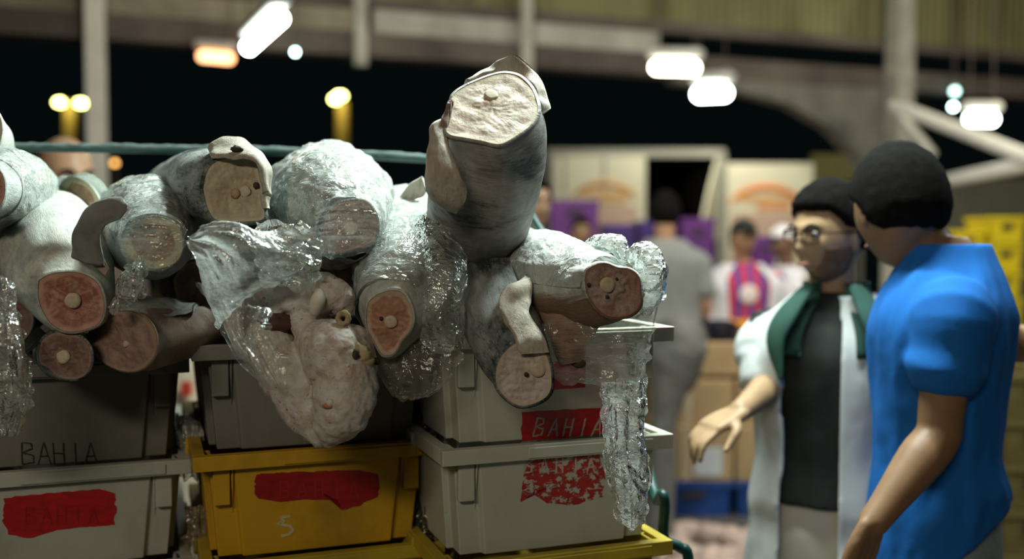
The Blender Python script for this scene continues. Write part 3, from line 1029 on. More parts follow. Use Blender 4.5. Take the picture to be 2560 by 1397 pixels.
def sheet(name, grid, mat, label=None, parent=None, cat='plastic film', amp=0.010, fold=0.0, foldf=40, seed=0.0, su=26, sv=20, edge=0.008, f=1.0, group=None, folddir=0):
    """film: grid[rows][cols] of (px, py, depth); smooth interpolation plus crumples"""
    G = np.array([[Wp(*p) for p in row] for row in grid])
    G = np.array([cat_rom(r, su) for r in G])
    G = np.array([cat_rom(G[:, j], sv) for j in range(G.shape[1])]).transpose(1, 0, 2)
    nr, nc = G.shape[:2]
    du = np.gradient(G, axis=1); dv = np.gradient(G, axis=0)
    N = np.cross(du, dv)
    N /= np.linalg.norm(N, axis=2, keepdims=True) + 1e-12
    verts, cyl, faces = [], [], []
    for i in range(nr):
        for j in range(nc):
            p = G[i, j]
            h = amp * crump(p, f, seed)
            a, b = i / (nr - 1), j / (nc - 1)
            if fold:
                q = (b if not folddir else a)
                o_ = (a if not folddir else b)
                h += fold * (noise.noise(Vector((q * foldf, o_ * 2.2, seed))) + 0.5 * noise.noise(Vector((q * foldf * 2.3, o_ * 3, seed + 5))))
            rag = 0
            if edge and (i in (0, nr - 1) or j in (0, nc - 1)):
                e = edge * noise.noise(Vector(p) * 60 + Vector((seed, 0, 0)))
                p = p + (UPV if i in (0, nr - 1) else RIGHT) * e * 2
            verts.append(p + N[i, j] * h)
            cyl.append((b * 0.3, a * 0.3, seed) if False else tuple(G[i, j]))
    for i in range(nr - 1):
        for j in range(nc - 1):
            a = i * nc + j
            faces.append((a, a + 1, a + nc + 1, a + nc))
    o = put(name, verts, faces, mat, parent, True, {'cyl': cyl})
    if parent is None: tag(o, label, cat, group)
    elif label: o['label'] = label
    return o


def slab_strip(name, rows, mat, parent, th=0.004, sub=8, cols=9, rough=0.002, seed=0.0, belly=0.0, curl=0.0):
    """thick flap; rows of (left px, py, d, right px, py, d)"""
    R_ = cat_rom(np.array([[*Wp(*r[:3]), *Wp(*r[3:6])] for r in rows]), sub)
    m = len(R_)
    top = []
    for k in range(m):
        a, b = R_[k, :3], R_[k, 3:]
        t = nrm(R_[min(k + 1, m - 1)] - R_[max(k - 1, 0)])[:3]
        ac = nrm(b - a)
        nn_ = nrm(np.cross(ac, nrm(t)))
        if np.dot(nn_, VIEW) > 0: nn_ = -nn_
        row = []
        for j in range(cols):
            s = j / (cols - 1)
            p = a + (b - a) * s + nn_ * (belly * math.sin(math.pi * s) + rough * noise.noise(Vector(a + (b - a) * s) * 40 + Vector((seed, 0, 0))))
            row.append((p, nn_))
        top.append(row)
    v, cyl, f = [], [], []
    for sgn in (1, -1):
        for row in top:
            for j, (p, nn_) in enumerate(row):
                e = 0.35 if j in (0, cols - 1) else 1.0
                v.append(p + nn_ * th * 0.5 * sgn * e); cyl.append(tuple(p))
    H = m * cols
    for k in range(m - 1):
        for j in range(cols - 1):
            a = k * cols + j
            f.append((a, a + 1, a + cols + 1, a + cols))
            f.append((H + a, H + a + cols, H + a + cols + 1, H + a + 1))
    for k in range(m - 1):
        for j in (0, cols - 1):
            a = k * cols + j
            f.append((a, a + cols, H + a + cols, H + a))
    for j in range(cols - 1):
        for k in (0, m - 1):
            a = k * cols + j
            f.append((a, H + a, H + a + 1, a + 1))
    return put(name, v, f, mat, parent, True, {'cyl': cyl})


# materials
sk_white = skin_mat('thick_frosted_skin', (0.10, 0.12, 0.12), (0.66, 0.70, 0.64), 1.0, 'long', (0.44, 0.40, 0.30), 1.0, fleck=0.3)
sk_mid = skin_mat('half_frosted_skin', (0.035, 0.05, 0.055), (0.56, 0.60, 0.57), 0.80, 'long', None, 2.0)
sk_dark = skin_mat('dark_frosted_skin', (0.022, 0.036, 0.038), (0.46, 0.50, 0.48), 0.58, 'long', None, 3.0)
sk_ring = skin_mat('scuffed_skin', (0.018, 0.030, 0.034), (0.43, 0.41, 0.37), 0.68, 'round', None, 4.0, rough=0.5)
sk_peel = skin_mat('peeled_flesh_skin', (0.20, 0.12, 0.09), (0.42, 0.33, 0.26), 0.8, 'round', (0.30, 0.14, 0.09), 5.0)
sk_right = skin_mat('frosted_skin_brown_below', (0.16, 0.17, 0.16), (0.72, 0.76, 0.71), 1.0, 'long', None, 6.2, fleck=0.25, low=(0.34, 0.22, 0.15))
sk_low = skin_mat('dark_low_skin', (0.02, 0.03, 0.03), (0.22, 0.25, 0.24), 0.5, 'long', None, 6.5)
sk_belly = skin_mat('white_belly_skin', (0.30, 0.32, 0.28), (0.62, 0.63, 0.55), 0.9, 'long', (0.45, 0.36, 0.24), 6.0)
t = NT('backbone_disc')
a_ = t.attr('face')
m_spine = t.done(t.principled(t.mix(t.ramp(t.noise(a_, 3, 4), [(0.4, 0), (0.6, 1)]), (0.60, 0.53, 0.38), (0.52, 0.42, 0.29)), 0.5, 0, 0.4))
m_fat = skin_mat('pale_belly_flap', (0.34, 0.28, 0.20), (0.60, 0.56, 0.46), 0.8, 'long', (0.50, 0.34, 0.24), 7.0, rough=0.5)
m_fin = plain('grey_fin_skin', (0.20, 0.205, 0.19), 0.7, 0.25, 30, bump=0.3, bscale=140)
m_blackfin = plain('black_fin_skin', (0.015, 0.018, 0.018), 0.6, 0.3, 30, bump=0.3, bscale=140)
m_blood = plain('dark_blood', (0.16, 0.02, 0.015), 0.5, 0.3, 60)
m_brownhole = plain('brown_hollow', (0.05, 0.03, 0.02), 0.7, 0.3, 60)
fl_red = flesh_mat('red_flesh', (0.32, 0.12, 0.08), (0.42, 0.22, 0.14), (0.50, 0.27, 0.20), fatw=0.14, seed=1.3, vein=(0.14, 0.03, 0.02), veinf=0.5, lobes=True)
fl_cream = flesh_mat('cream_flesh', (0.44, 0.36, 0.23), (0.50, 0.44, 0.31), (0.55, 0.50, 0.36), fatw=0.08, seed=2.1, vein=(0.36, 0.26, 0.13), veinf=0.5)
fl_tan = flesh_mat('tan_flesh', (0.38, 0.27, 0.16), (0.30, 0.18, 0.12), (0.50, 0.46, 0.30), edge=(0.40, 0.36, 0.26), fatw=0.24, seed=3.7)
fl_mauve = flesh_mat('mauve_flesh', (0.26, 0.16, 0.13), (0.36, 0.27, 0.21), (0.44, 0.27, 0.23), fatw=0.06, seed=4.9, vein=(0.13, 0.05, 0.045), veinf=0.7)
fl_orange = flesh_mat('orange_pink_flesh', (0.42, 0.24, 0.145), (0.38, 0.18, 0.11), (0.54, 0.40, 0.29), edge=(0.12, 0.06, 0.04), fatw=0.15, seed=5.5)
fl_pale = flesh_mat('pale_cream_flesh', (0.46, 0.35, 0.25), (0.54, 0.45, 0.36), (0.55, 0.46, 0.32), edge=(0.42, 0.30, 0.20), fatw=0.07, seed=6.1, vein=(0.50, 0.32, 0.20), veinf=0.4)
fl_frost = flesh_mat('frosted_pale_flesh', (0.48, 0.38, 0.31), (0.58, 0.54, 0.50), (0.56, 0.46, 0.34), edge=(0.45, 0.38, 0.30), fatw=0.1, seed=7.1, vein=(0.30, 0.18, 0.13), veinf=0.6)
fl_rose = flesh_mat('rose_flesh', (0.34, 0.19, 0.14), (0.40, 0.33, 0.28), (0.38, 0.17, 0.13), fatw=0.05, seed=8.4, vein=(0.16, 0.05, 0.04), veinf=0.6)
fl_brown = flesh_mat('brown_mauve_flesh', (0.24, 0.15, 0.12), (0.34, 0.24, 0.19), (0.36, 0.25, 0.17), fatw=0.1, seed=9.4)
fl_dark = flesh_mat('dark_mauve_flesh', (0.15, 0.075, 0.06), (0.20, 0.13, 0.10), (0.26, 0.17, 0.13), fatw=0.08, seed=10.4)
pl_tight = plastic_mat('clear_tight_film', 0.10, seed=1, bumps=0.45, gloss=0.4)
pl_milky = plastic_mat('milky_film', 0.62, seed=2, bumps=0.8)
pl_drape = plastic_mat('draped_film', 0.58, seed=3, bumps=0.8)
pl_film = plastic_mat('loose_clear_film', 0.36, seed=6, bumps=0.8)
pl_thin = plastic_mat('thin_dull_film', 0.26, (0.62, 0.60, 0.54), seed=4, bumps=0.5, rough=0.2, gloss=0.5)
pl_ice = plastic_mat('bunched_film', 0.85, (0.92, 0.97, 0.94), seed=5, bumps=0.7, rough=0.15)

# 1 big frosted trunk with the red cut, left
r1, i1 = trunk('thick white-frosted fish trunk with round red cut end, left of the heap',
    [(95, 700), (122, 685), (165, 678), (205, 682), (240, 700), (257, 730), (263, 770), (250, 808), (215, 825), (175, 831), (140, 820), (112, 790), (95, 745)],
    1.53, (0.12, -0.12), [(170, 728, 1.56, 108), (152, 680, 1.60, 124), (138, 635, 1.68, 130), (126, 600, 1.82, 122), (122, 575, 2.0, 108), (135, 565, 2.3, 92), (155, 570, 2.6, 60)],
    sk_white, fl_red, (181, 752, 20), seed=1, blend=0.09, lump=0.04)
slab_strip('fin', [(180, 640, 1.53, 262, 665, 1.50), (182, 600, 1.52, 250, 600, 1.49), (195, 555, 1.51, 262, 566, 1.48), (225, 512, 1.50, 300, 545, 1.47), (262, 500, 1.49, 318, 522, 1.465), (300, 503, 1.485, 316, 512, 1.47)], m_fin, r1, 0.006, belly=0.008, seed=2, rough=0.004)
slab_strip('torn_skin', [(205, 605, 1.525, 252, 610, 1.50), (225, 650, 1.515, 258, 640, 1.50), (250, 680, 1.51, 268, 665, 1.50), (264, 690, 1.505, 272, 672, 1.50)], m_fat, r1, 0.003)

# 2 wrapped trunk at the left edge
r2, i2 = trunk('plastic-wrapped trunk cut off by the left edge of the picture, above the red one',
    [(-100, 470), (-80, 420), (-40, 405), (0, 425), (14, 465), (5, 510), (-30, 532), (-75, 520)], 1.50, (0.3, 0.05),
    [(-35, 472, 1.55, 78), (-8, 476, 1.62, 98), (20, 484, 1.74, 102), (48, 492, 1.95, 88), (70, 505, 2.2, 80), (90, 520, 2.5, 50)], sk_mid, fl_red, None, seed=12, blend=0.06)
wrap_body(i2, r2, pl_milky, 0.06, 0.75, 1.06, 0.012, 12)
# the one over it, almost outside the frame
r0_, i0 = trunk('trunk at the far left edge above the rail, only a pale sliver showing',
    [(-90, 330), (-70, 285), (-30, 268), (0, 290), (6, 335), (-10, 375), (-50, 390), (-85, 370)], 1.62, (0.3, 0.1),
    [(-45, 340, 1.68, 62), (-40, 352, 1.8, 66), (-30, 372, 2.0, 60), (-10, 400, 2.3, 50)], sk_white, fl_cream, None, seed=14)

# 3 wrapped trunk with tan cut
r3, i3 = trunk('plastic-wrapped fish trunk with oval tan cut end, between the grey fin and the cream cut',
    [(303, 592), (318, 562), (355, 546), (408, 543), (440, 558), (457, 598), (452, 640), (428, 662), (385, 672), (345, 660), (315, 630)], 1.53, (0.1, -0.15),
    [(384, 602, 1.57, 88), (378, 592, 1.63, 106), (370, 574, 1.74, 120), (362, 560, 1.92, 112), (345, 560, 2.2, 98), (340, 570, 2.5, 60)], sk_mid, fl_tan, (392, 602, 9), seed=21, lip=0.001)
wrap_body(i3, r3, pl_milky, -0.004, 0.5, 1.05, 0.012, 23, arc=(15, 165))
sheet('plastic_film', [[(300, 560, 1.50), (360, 535, 1.49), (430, 540, 1.49), (470, 575, 1.49)], [(298, 600, 1.495), (370, 600, 1.485), (430, 600, 1.485), (462, 597, 1.485)],
                       [(320, 655, 1.50), (370, 680, 1.49), (430, 665, 1.49), (466, 612, 1.485)]], pl_tight, None, r3, amp=0.004, fold=0.004, foldf=9, folddir=1, seed=33, edge=0.003)

# small wrapped ends behind 2 and 3
r3b, i3b = trunk('small wrapped trunk end peeping out between the two left trunks',
    [(150, 470), (175, 442), (215, 455), (245, 490), (250, 530), (215, 550), (165, 530)], 1.86, (-0.2, 0.2),
    [(190, 505, 1.9, 58), (180, 515, 2.0, 68), (175, 525, 2.3, 66), (175, 540, 2.6, 40)], sk_white, fl_tan, None, seed=25)
wrap_body(i3b, r3b, pl_milky, -0.02, 0.5, 1.08, 0.012, 27)

# 4 trunk with the cream cut and belly flap
r4, i4 = trunk('dark-skinned fish trunk with big cream cut face and belly flap folded over it',
    [(506, 470), (515, 430), (535, 405), (570, 393), (610, 392), (640, 402), (648, 430), (656, 462), (660, 510), (662, 548), (620, 556), (570, 555), (535, 550), (515, 515)], 1.56, (0.22, 0.02),
    [(572, 474, 1.585, 88), (552, 470, 1.63, 96), (520, 468, 1.74, 98), (478, 478, 1.95, 92), (440, 500, 2.3, 86), (410, 520, 2.7, 50)], sk_dark, fl_cream, None, seed=31, blend=0.08, lip=0.005,
    inner=[(588, 483, 12, plain('pink_cord', (0.40, 0.25, 0.16), 0.5), 'spinal_cord'), (612, 478, 14, m_spine, 'backbone'), (641, 464, 8, m_brownhole, 'vein')])
slab_strip('belly_flap', [(530, 398, 1.55, 524, 380, 1.60), (545, 395, 1.545, 532, 358, 1.60), (575, 395, 1.54, 560, 342, 1.60), (610, 398, 1.54, 610, 350, 1.60), (635, 402, 1.54, 650, 380, 1.59), (645, 420, 1.54, 670, 420, 1.58), (652, 450, 1.545, 673, 460, 1.58), (660, 485, 1.55, 672, 495, 1.58), (664, 520, 1.555, 668, 522, 1.57)], m_fat, r4, 0.010, sub=7, rough=0.006, seed=3)
MB().ball(Wp(592, 372, 1.547), (0.010, 0.005, 0.005), 14, 8, rough=0.5, seed=3).build('hollow', m_brownhole, r4, True)

# 5 wrapped dome with the mauve cut
r5, i5 = trunk('large plastic-wrapped fish trunk with round mauve cut end, its film rising to a peak',
    [(803, 592), (812, 548), (838, 512), (878, 500), (918, 505), (941, 538), (944, 578), (930, 608), (890, 622), (850, 632), (806, 628)], 1.54, (-0.12, -0.05),
    [(870, 562, 1.57, 82), (858, 548, 1.61, 112), (842, 530, 1.68, 138), (828, 516, 1.80, 148), (815, 515, 2.0, 142), (790, 530, 2.3, 118), (770, 550, 2.6, 60)], sk_mid, fl_mauve, (877, 570, 18), seed=41, blend=0.05)
wrap_body(i5, r5, pl_milky, 0.008, 0.75, 1.05, 0.017, 43, n=190)
sheet('plastic_film', [[(790, 500, 1.52), (850, 488, 1.50), (930, 490, 1.50), (960, 520, 1.52)], [(790, 570, 1.515), (850, 560, 1.495), (930, 560, 1.50), (965, 580, 1.52)],
                       [(790, 640, 1.515), (850, 645, 1.50), (930, 630, 1.51), (960, 620, 1.53)]], pl_tight, None, r5, amp=0.003, fold=0.003, foldf=14, folddir=1, seed=38, edge=0.003)

# 6 the one with the orange-pink cut
r6, i6 = trunk('white-bellied fish trunk with orange-pink cut end under crumpled film, beside the fish head',
    [(915, 792), (922, 752), (958, 728), (1000, 726), (1022, 750), (1034, 790), (1028, 822), (1006, 850), (985, 885), (956, 888), (934, 852), (918, 822)], 1.51, (-0.10, -0.22),
    [(984, 788, 1.535, 92), (1000, 752, 1.57, 112), (1012, 705, 1.62, 125), (1016, 650, 1.72, 130), (1012, 610, 1.88, 122), (1000, 585, 2.1, 112), (960, 575, 2.5, 60)], sk_white, fl_orange, (976, 805, 17), seed=51, blend=0.07,
    inner=[(953, 796, 5, m_brownhole, 'vein')])
wrap_body(i6, r6, pl_milky, 0.03, 0.7, 1.04, 0.012, 53, n=170)

# 7 the tall one
r7, i7 = trunk('tall upright fish trunk with wide pale cut face, highest of the heap',
    [(1124, 262), (1133, 236), (1158, 217), (1195, 200), (1228, 188), (1262, 182), (1298, 190), (1326, 215), (1342, 248), (1346, 282), (1326, 315), (1290, 342), (1250, 362), (1205, 354), (1162, 346), (1118, 335), (1112, 300)], 1.52, (0.10, 0.75),
    [(1238, 315, 1.545, 128), (1228, 375, 1.575, 140), (1218, 430, 1.60, 140), (1205, 490, 1.64, 138), (1193, 550, 1.70, 128), (1180, 610, 1.80, 118), (1160, 650, 1.95, 112), (1120, 670, 2.3, 90)], sk_ring, fl_pale, (1228, 236, 19), seed=61, blend=0.06, lump=0.03, lip=0.004, recess=0.002, face_rough=0.0012)
slab_strip('belly_flap', [(1175, 212, 1.60, 1160, 225, 1.63), (1225, 190, 1.60, 1222, 172, 1.62), (1262, 184, 1.60, 1260, 148, 1.61), (1292, 190, 1.60, 1288, 136, 1.60), (1318, 208, 1.59, 1325, 165, 1.60), (1338, 238, 1.57, 1355, 205, 1.59), (1346, 268, 1.55, 1368, 245, 1.57), (1346, 290, 1.54, 1370, 278, 1.56)], m_fat, r7, 0.014, sub=7, rough=0.008, seed=5)
slab_strip('side_flap', [(1078, 340, 1.50, 1120, 300, 1.50), (1070, 375, 1.485, 1120, 355, 1.48), (1066, 420, 1.475, 1135, 400, 1.465), (1062, 460, 1.475, 1152, 440, 1.465), (1075, 495, 1.48, 1166, 470, 1.47), (1105, 518, 1.49, 1164, 498, 1.48), (1130, 524, 1.50, 1150, 516, 1.49)], m_fat, r7, 0.012, sub=7, rough=0.006, seed=6, belly=0.006)
slab_strip('torn_edge', [(1108, 300, 1.495, 1130, 250, 1.50), (1096, 330, 1.49, 1120, 330, 1.49), (1085, 365, 1.487, 1112, 372, 1.482)], sk_peel, r7, 0.010, rough=0.008, seed=8)
slab_strip('fin_stub', [(1000, 492, 1.80, 1030, 500, 1.78), (1022, 462, 1.78, 1058, 490, 1.76), (1056, 440, 1.76, 1066, 470, 1.74)], m_fat, r7, 0.006)

# 8 bottom centre-right trunk with curled flap
r8, i8 = trunk('fish trunk hanging over the white crate, with frosted round cut and pale curled flap',
    [(1237, 945), (1243, 908), (1262, 878), (1290, 856), (1330, 852), (1362, 880), (1378, 925), (1376, 978), (1348, 1004), (1302, 1015), (1266, 996), (1244, 970)], 1.50, (0.05, -0.05),
    [(1292, 905, 1.525, 84), (1272, 858, 1.56, 92), (1250, 800, 1.60, 96), (1235, 740, 1.66, 96), (1222, 695, 1.76, 94), (1205, 660, 1.95, 88), (1170, 645, 2.3, 60)], sk_dark, fl_frost, (1345, 925, 19), seed=71, blend=0.06, lump=0.03, lip=0.004,
    inner=[(1316, 936, 6, m_brownhole, 'vein')])
slab_strip('curled_flap', [(1278, 716, 1.56, 1316, 684, 1.58), (1252, 732, 1.535, 1330, 706, 1.56), (1246, 768, 1.52, 1328, 748, 1.55), (1262, 806, 1.51, 1322, 780, 1.53), (1284, 838, 1.50, 1340, 808, 1.51), (1292, 868, 1.49, 1362, 848, 1.495), (1300, 885, 1.49, 1372, 880, 1.495)], m_fat, r8, 0.004, sub=7, rough=0.006, seed=9, belly=0.002)

# 9 right trunk
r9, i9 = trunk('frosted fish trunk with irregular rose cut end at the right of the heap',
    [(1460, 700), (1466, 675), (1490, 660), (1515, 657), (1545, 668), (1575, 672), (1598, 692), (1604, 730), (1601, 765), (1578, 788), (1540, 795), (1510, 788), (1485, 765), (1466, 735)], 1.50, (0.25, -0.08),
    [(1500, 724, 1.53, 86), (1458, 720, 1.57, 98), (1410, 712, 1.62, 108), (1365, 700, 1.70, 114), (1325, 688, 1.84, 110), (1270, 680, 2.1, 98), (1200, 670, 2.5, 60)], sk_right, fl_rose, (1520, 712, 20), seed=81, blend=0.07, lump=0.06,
    inner=[(1542, 697, 4, m_brownhole, 'vein'), (1518, 742, 5, m_brownhole, 'vein'), (1472, 712, 5, m_brownhole, 'vein')])
wrap_body(i9, r9, pl_ice, 0.012, 0.75, 1.05, 0.010, 83, n=160, arc=(5, 175))
# its belly flap hanging down in the film
slab_strip('hanging_belly', [(1330, 720, 1.60, 1480, 790, 1.56), (1350, 780, 1.58, 1500, 805, 1.55), (1370, 830, 1.57, 1490, 830, 1.55), (1385, 880, 1.56, 1470, 870, 1.55), (1400, 915, 1.555, 1462, 905, 1.55)], sk_peel, r9, 0.014, sub=7, rough=0.010, seed=11, belly=0.01)
MB().ball(Wp(1447, 908, 1.545), (0.012, 0.006, 0.008), 14, 8).build('hollow', m_brownhole, r9, True)

# 10 lower-left peeled piece
r10, i10 = trunk('peeled brownish fish piece lying crosswise on the grey crate under the heap',
    [(218, 850), (232, 800), (262, 782), (310, 776), (352, 784), (384, 812), (395, 850), (388, 892), (355, 925), (310, 930), (265, 912), (232, 885)], 1.55, (-0.55, 0.0),
    [(335, 852, 1.575, 78), (380, 846, 1.60, 74), (440, 838, 1.64, 66), (500, 828, 1.70, 60), (560, 815, 1.80, 56), (620, 800, 1.95, 40)], sk_peel, fl_brown, (313, 860, 8), seed=91, blend=0.05, lump=0.06, lip=0.001)
slab_strip('skin_flap', [(285, 775, 1.56, 300, 745, 1.66), (340, 778, 1.565, 350, 740, 1.68), (400, 788, 1.58, 410, 745, 1.70), (450, 790, 1.60, 460, 752, 1.72), (480, 775, 1.62, 500, 755, 1.74)], sk_mid, r10, 0.006, rough=0.006, seed=12)
# 11 small dark cut
r11, i11 = trunk('small dark fish trunk with mauve cut face, lowest at the left under the red cut',
    [(94, 880), (108, 845), (150, 828), (200, 840), (226, 868), (230, 905), (215, 938), (180, 950), (140, 940), (122, 920), (100, 908)], 1.54, (0, 0.05),
    [(158, 884, 1.58, 66), (152, 868, 1.66, 64), (140, 845, 1.80, 60), (125, 825, 2.1, 55), (110, 815, 2.4, 36)], sk_dark, fl_dark, (157, 892, 17), seed=95, lump=0.04, blend=0.05)
slab_strip('tail_fin', [(92, 815, 1.56, 115, 835, 1.56), (62, 850, 1.54, 88, 868, 1.54), (34, 880, 1.53, 52, 893, 1.53), (30, 900, 1.525, 36, 904, 1.525)], m_blackfin, r11, 0.005)
# dark trunks deep in the heap, seen in the gaps
for (lb, cut, dd, rg, sd) in (
    ('dark fish trunk deep in the heap, behind the knotted film', [(430, 700), (460, 660), (520, 650), (560, 690), (560, 750), (510, 780), (450, 760)], 1.72, [(490, 715, 1.78, 66), (470, 700, 2.0, 70), (450, 690, 2.3, 60), (440, 690, 2.6, 30)], 101),
    ('dark fish trunk deep in the heap, below the mauve cut end', [(760, 700), (790, 650), (860, 640), (910, 680), (910, 740), (850, 770), (780, 760)], 1.74, [(838, 705, 1.8, 74), (820, 690, 2.0, 72), (790, 680, 2.3, 60), (770, 680, 2.6, 30)], 103),
    ('dark fish trunk lying low behind the small mauve cut', [(-60, 800), (-40, 740), (20, 720), (70, 750), (85, 810), (50, 860), (-20, 860)], 1.66, [(10, 790, 1.72, 74), (12, 780, 1.9, 72), (20, 770, 2.3, 60), (30, 760, 2.6, 30)], 105),
    ('dark fish trunk deep in the heap, under the right end', [(1300, 800), (1330, 755), (1400, 745), (1450, 780), (1450, 840), (1400, 870), (1330, 860)], 1.72, [(1370, 805, 1.78, 66), (1340, 780, 2.0, 66), (1290, 765, 2.3, 55), (1250, 755, 2.6, 30)], 107),
    ('dark fish trunk deep in the heap, left of the curled flap', [(1060, 800), (1085, 755), (1150, 745), (1190, 780), (1190, 830), (1140, 860), (1085, 850)], 1.76, [(1120, 800, 1.82, 60), (1100, 780, 2.0, 66), (1060, 765, 2.3, 55), (1030, 755, 2.6, 30)], 109)):
    trunk(lb, cut, dd, (0, 0), rg, sk_low, fl_dark, None, seed=sd, n=72, sub=6)

# 12 the hanging frozen head
t = NT('frozen_head_flesh')
v = t.obj()
n1 = t.noise(v, 14, 5, 0.6); n2 = t.noise(v, 42, 6, 0.7, 0.6); n3 = t.noise(v, 120, 4, 0.7)
c = t.mix(t.ramp(n1, [(0.35, 0), (0.65, 1)]), (0.46, 0.34, 0.28), (0.56, 0.49, 0.40))
c = t.mix(t.ramp(n2, [(0.40, 0), (0.55, 0.9)]), c, (0.62, 0.60, 0.57))
c = t.mix(t.ramp(t.noise(v, 22, 5, 0.7), [(0.56, 0), (0.68, 0.75)]), c, (0.42, 0.26, 0.15))
c = t.mix(t.ramp(n3, [(0.62, 0), (0.68, 0.8)]), c, (0.14, 0.10, 0.07))
m_head = t.done(t.principled(c, 0.5, 0, 0.5, t.bump(t.math('ADD', n2, t.math('MULTIPLY', n3, 0.4)), 0.6, 0.005), Subsurface_Weight=0.15, Subsurface_Scale=0.01))
rh_ = empty('frozen_fish', Wp(800, 900, 1.55), 'pinkish frozen fish head with jaw lobes hanging over the grey crate', 'fish')


def pxtube(mb, rows, n=26, sub=6, rough=0.10, seed=0.0, aspect=1.0):
    P = [Wp(x, y, d) for x, y, d, r in rows]
    R = [r * d / FPX for x, y, d, r in rows]
    mb.tube(P, R, n, sub, aspect, up=VIEW, rough=rough, seed=seed)


hm = MB()
pxtube(hm, [(650, 790, 1.57, 40), (668, 850, 1.55, 56), (702, 912, 1.535, 66), (745, 975, 1.525, 70), (788, 1040, 1.515, 66), (812, 1088, 1.50, 40)], seed=1)
pxtube(hm, [(790, 850, 1.53, 58), (835, 885, 1.505, 86), (862, 950, 1.49, 80), (855, 1020, 1.48, 76), (832, 1070, 1.48, 55), (822, 1100, 1.485, 24)], seed=2)
pxtube(hm, [(880, 850, 1.52, 50), (898, 905, 1.515, 44), (890, 960, 1.51, 46), (868, 1020, 1.51, 50)], seed=3)
pxtube(hm, [(735, 732, 1.57, 36), (790, 735, 1.545, 56), (842, 745, 1.535, 46), (862, 770, 1.535, 28)], seed=4)
pxtube(hm, [(615, 775, 1.60, 22), (655, 738, 1.57, 38), (705, 745, 1.545, 34), (745, 765, 1.535, 24)], seed=5)
pxtube(hm, [(690, 755, 1.545, 20), (690, 790, 1.535, 14), (682, 806, 1.53, 7)], seed=6, rough=0.0)
pxtube(hm, [(740, 780, 1.55, 26), (765, 820, 1.53, 34), (800, 850, 1.52, 36)], seed=7)
pxtube(hm, [(600, 800, 1.62, 40), (640, 860, 1.60, 50), (720, 860, 1.62, 60), (800, 820, 1.62, 50)], seed=8)
ho = hm.build('flesh', m_head, rh_, True)
md = ho.modifiers.new('fuse', 'REMESH'); md.mode = 'VOXEL'; md.voxel_size = 0.0028; md.use_smooth_shade = True
ms = ho.modifiers.new('soft', 'SMOOTH'); ms.iterations = 5; ms.factor = 0.6
tx = bpy.data.textures.new('lumps', 'CLOUDS'); tx.noise_scale = 0.016; tx.noise_depth = 3
dm = ho.modifiers.new('lumps', 'DISPLACE'); dm.texture = tx; dm.strength = 0.007; dm.mid_level = 0.5; dm.texture_coords = 'LOCAL'
m_plate = plain('white_gill_plate', (0.66, 0.60, 0.52), 0.5, 0.08, 30)
bp = MB(); pxtube(bp, [(800, 722, 1.515, 12), (795, 752, 1.505, 19), (785, 780, 1.505, 14)], rough=0.1); o = bp.build('white_bone', m_plate, rh_, True)
m_yel = plain('yellowish_bone', (0.42, 0.34, 0.19), 0.6, 0.35, 60, bump=0.4, bscale=150)
rg_ = [(858 + 13 * math.cos(a), 796 + 14 * math.sin(a), 1.49) for a in np.linspace(0, 2 * math.pi, 13)]
bp = MB().tube([Wp(*p) for p in rg_], [0.0045] * 13, 10, 3, up=VIEW, rough=0.5); bp.build('ring_bone', m_yel, rh_, True)
bp = MB(); pxtube(bp, [(893, 862, 1.475, 12), (910, 885, 1.47, 18), (925, 905, 1.475, 12)], rough=0.5); bp.build('yellow_patch', m_yel, rh_, True)
MB().ball(Wp(941, 903, 1.492), (0.006, 0.004, 0.006), 14, 8).build('dark_socket', m_brownhole, rh_, True)
MB().ball(Wp(889, 885, 1.458), (0.005, 0.004, 0.008), 14, 8, rough=0.4).build('nostril', m_brownhole, rh_, True)
MB().ball(Wp(826, 1006, 1.437), (0.006, 0.005, 0.006), 14, 8, rough=0.4).build('knob', m_plate, rh_, True)
MB().ball(Wp(822, 1014, 1.437), (0.010, 0.003, 0.004), 14, 8, rough=0.4).build('sore', plain('orange_sore', (0.42, 0.17, 0.08), 0.6), rh_, True)

MB().ball(Wp(690, 806, 1.532), (44 * 1.53 / FPX, 0.016, 24 * 1.53 / FPX), 20, 12, rough=0.4, seed=4).build('gill_cavity', plain('dark_red_cavity', (0.085, 0.035, 0.026), 0.7, 0.4, 40), rh_, True)
# ------------------------------------------------------------------ loose film
sheet('plastic_bag', [[(466, 592, 1.47), (468, 594, 1.468), (468, 598, 1.467), (468, 602, 1.468), (466, 606, 1.47)],
                      [(505, 552, 1.46), (520, 572, 1.445), (522, 605, 1.44), (505, 635, 1.445), (484, 650, 1.46)],
                      [(580, 550, 1.455), (600, 590, 1.44), (588, 650, 1.44), (545, 690, 1.45), (495, 700, 1.47)],
                      [(650, 575, 1.47), (680, 640, 1.45), (640, 720, 1.455), (580, 760, 1.465), (520, 770, 1.48)],
                      [(735, 560, 1.49), (775, 640, 1.47), (715, 705, 1.47), (625, 745, 1.475), (545, 820, 1.49)]],
      pl_drape, 'milky plastic bag knotted in the middle of the heap and flaring to the right', amp=0.009, fold=0.008, foldf=5, seed=61, f=0.7, edge=0.004, su=34, sv=30)
sheet('plastic_film', [[(640, 560, 1.50), (700, 552, 1.49), (760, 560, 1.49), (810, 590, 1.50)],
                       [(640, 640, 1.49), (690, 640, 1.475), (760, 650, 1.475), (805, 660, 1.49)],
                       [(650, 710, 1.49), (700, 720, 1.475), (760, 720, 1.48), (800, 700, 1.50)]],
      pl_drape, 'glossy sheet of film over the gap left of the mauve cut end', amp=0.007, fold=0.009, foldf=5, folddir=1, seed=64, f=0.7)
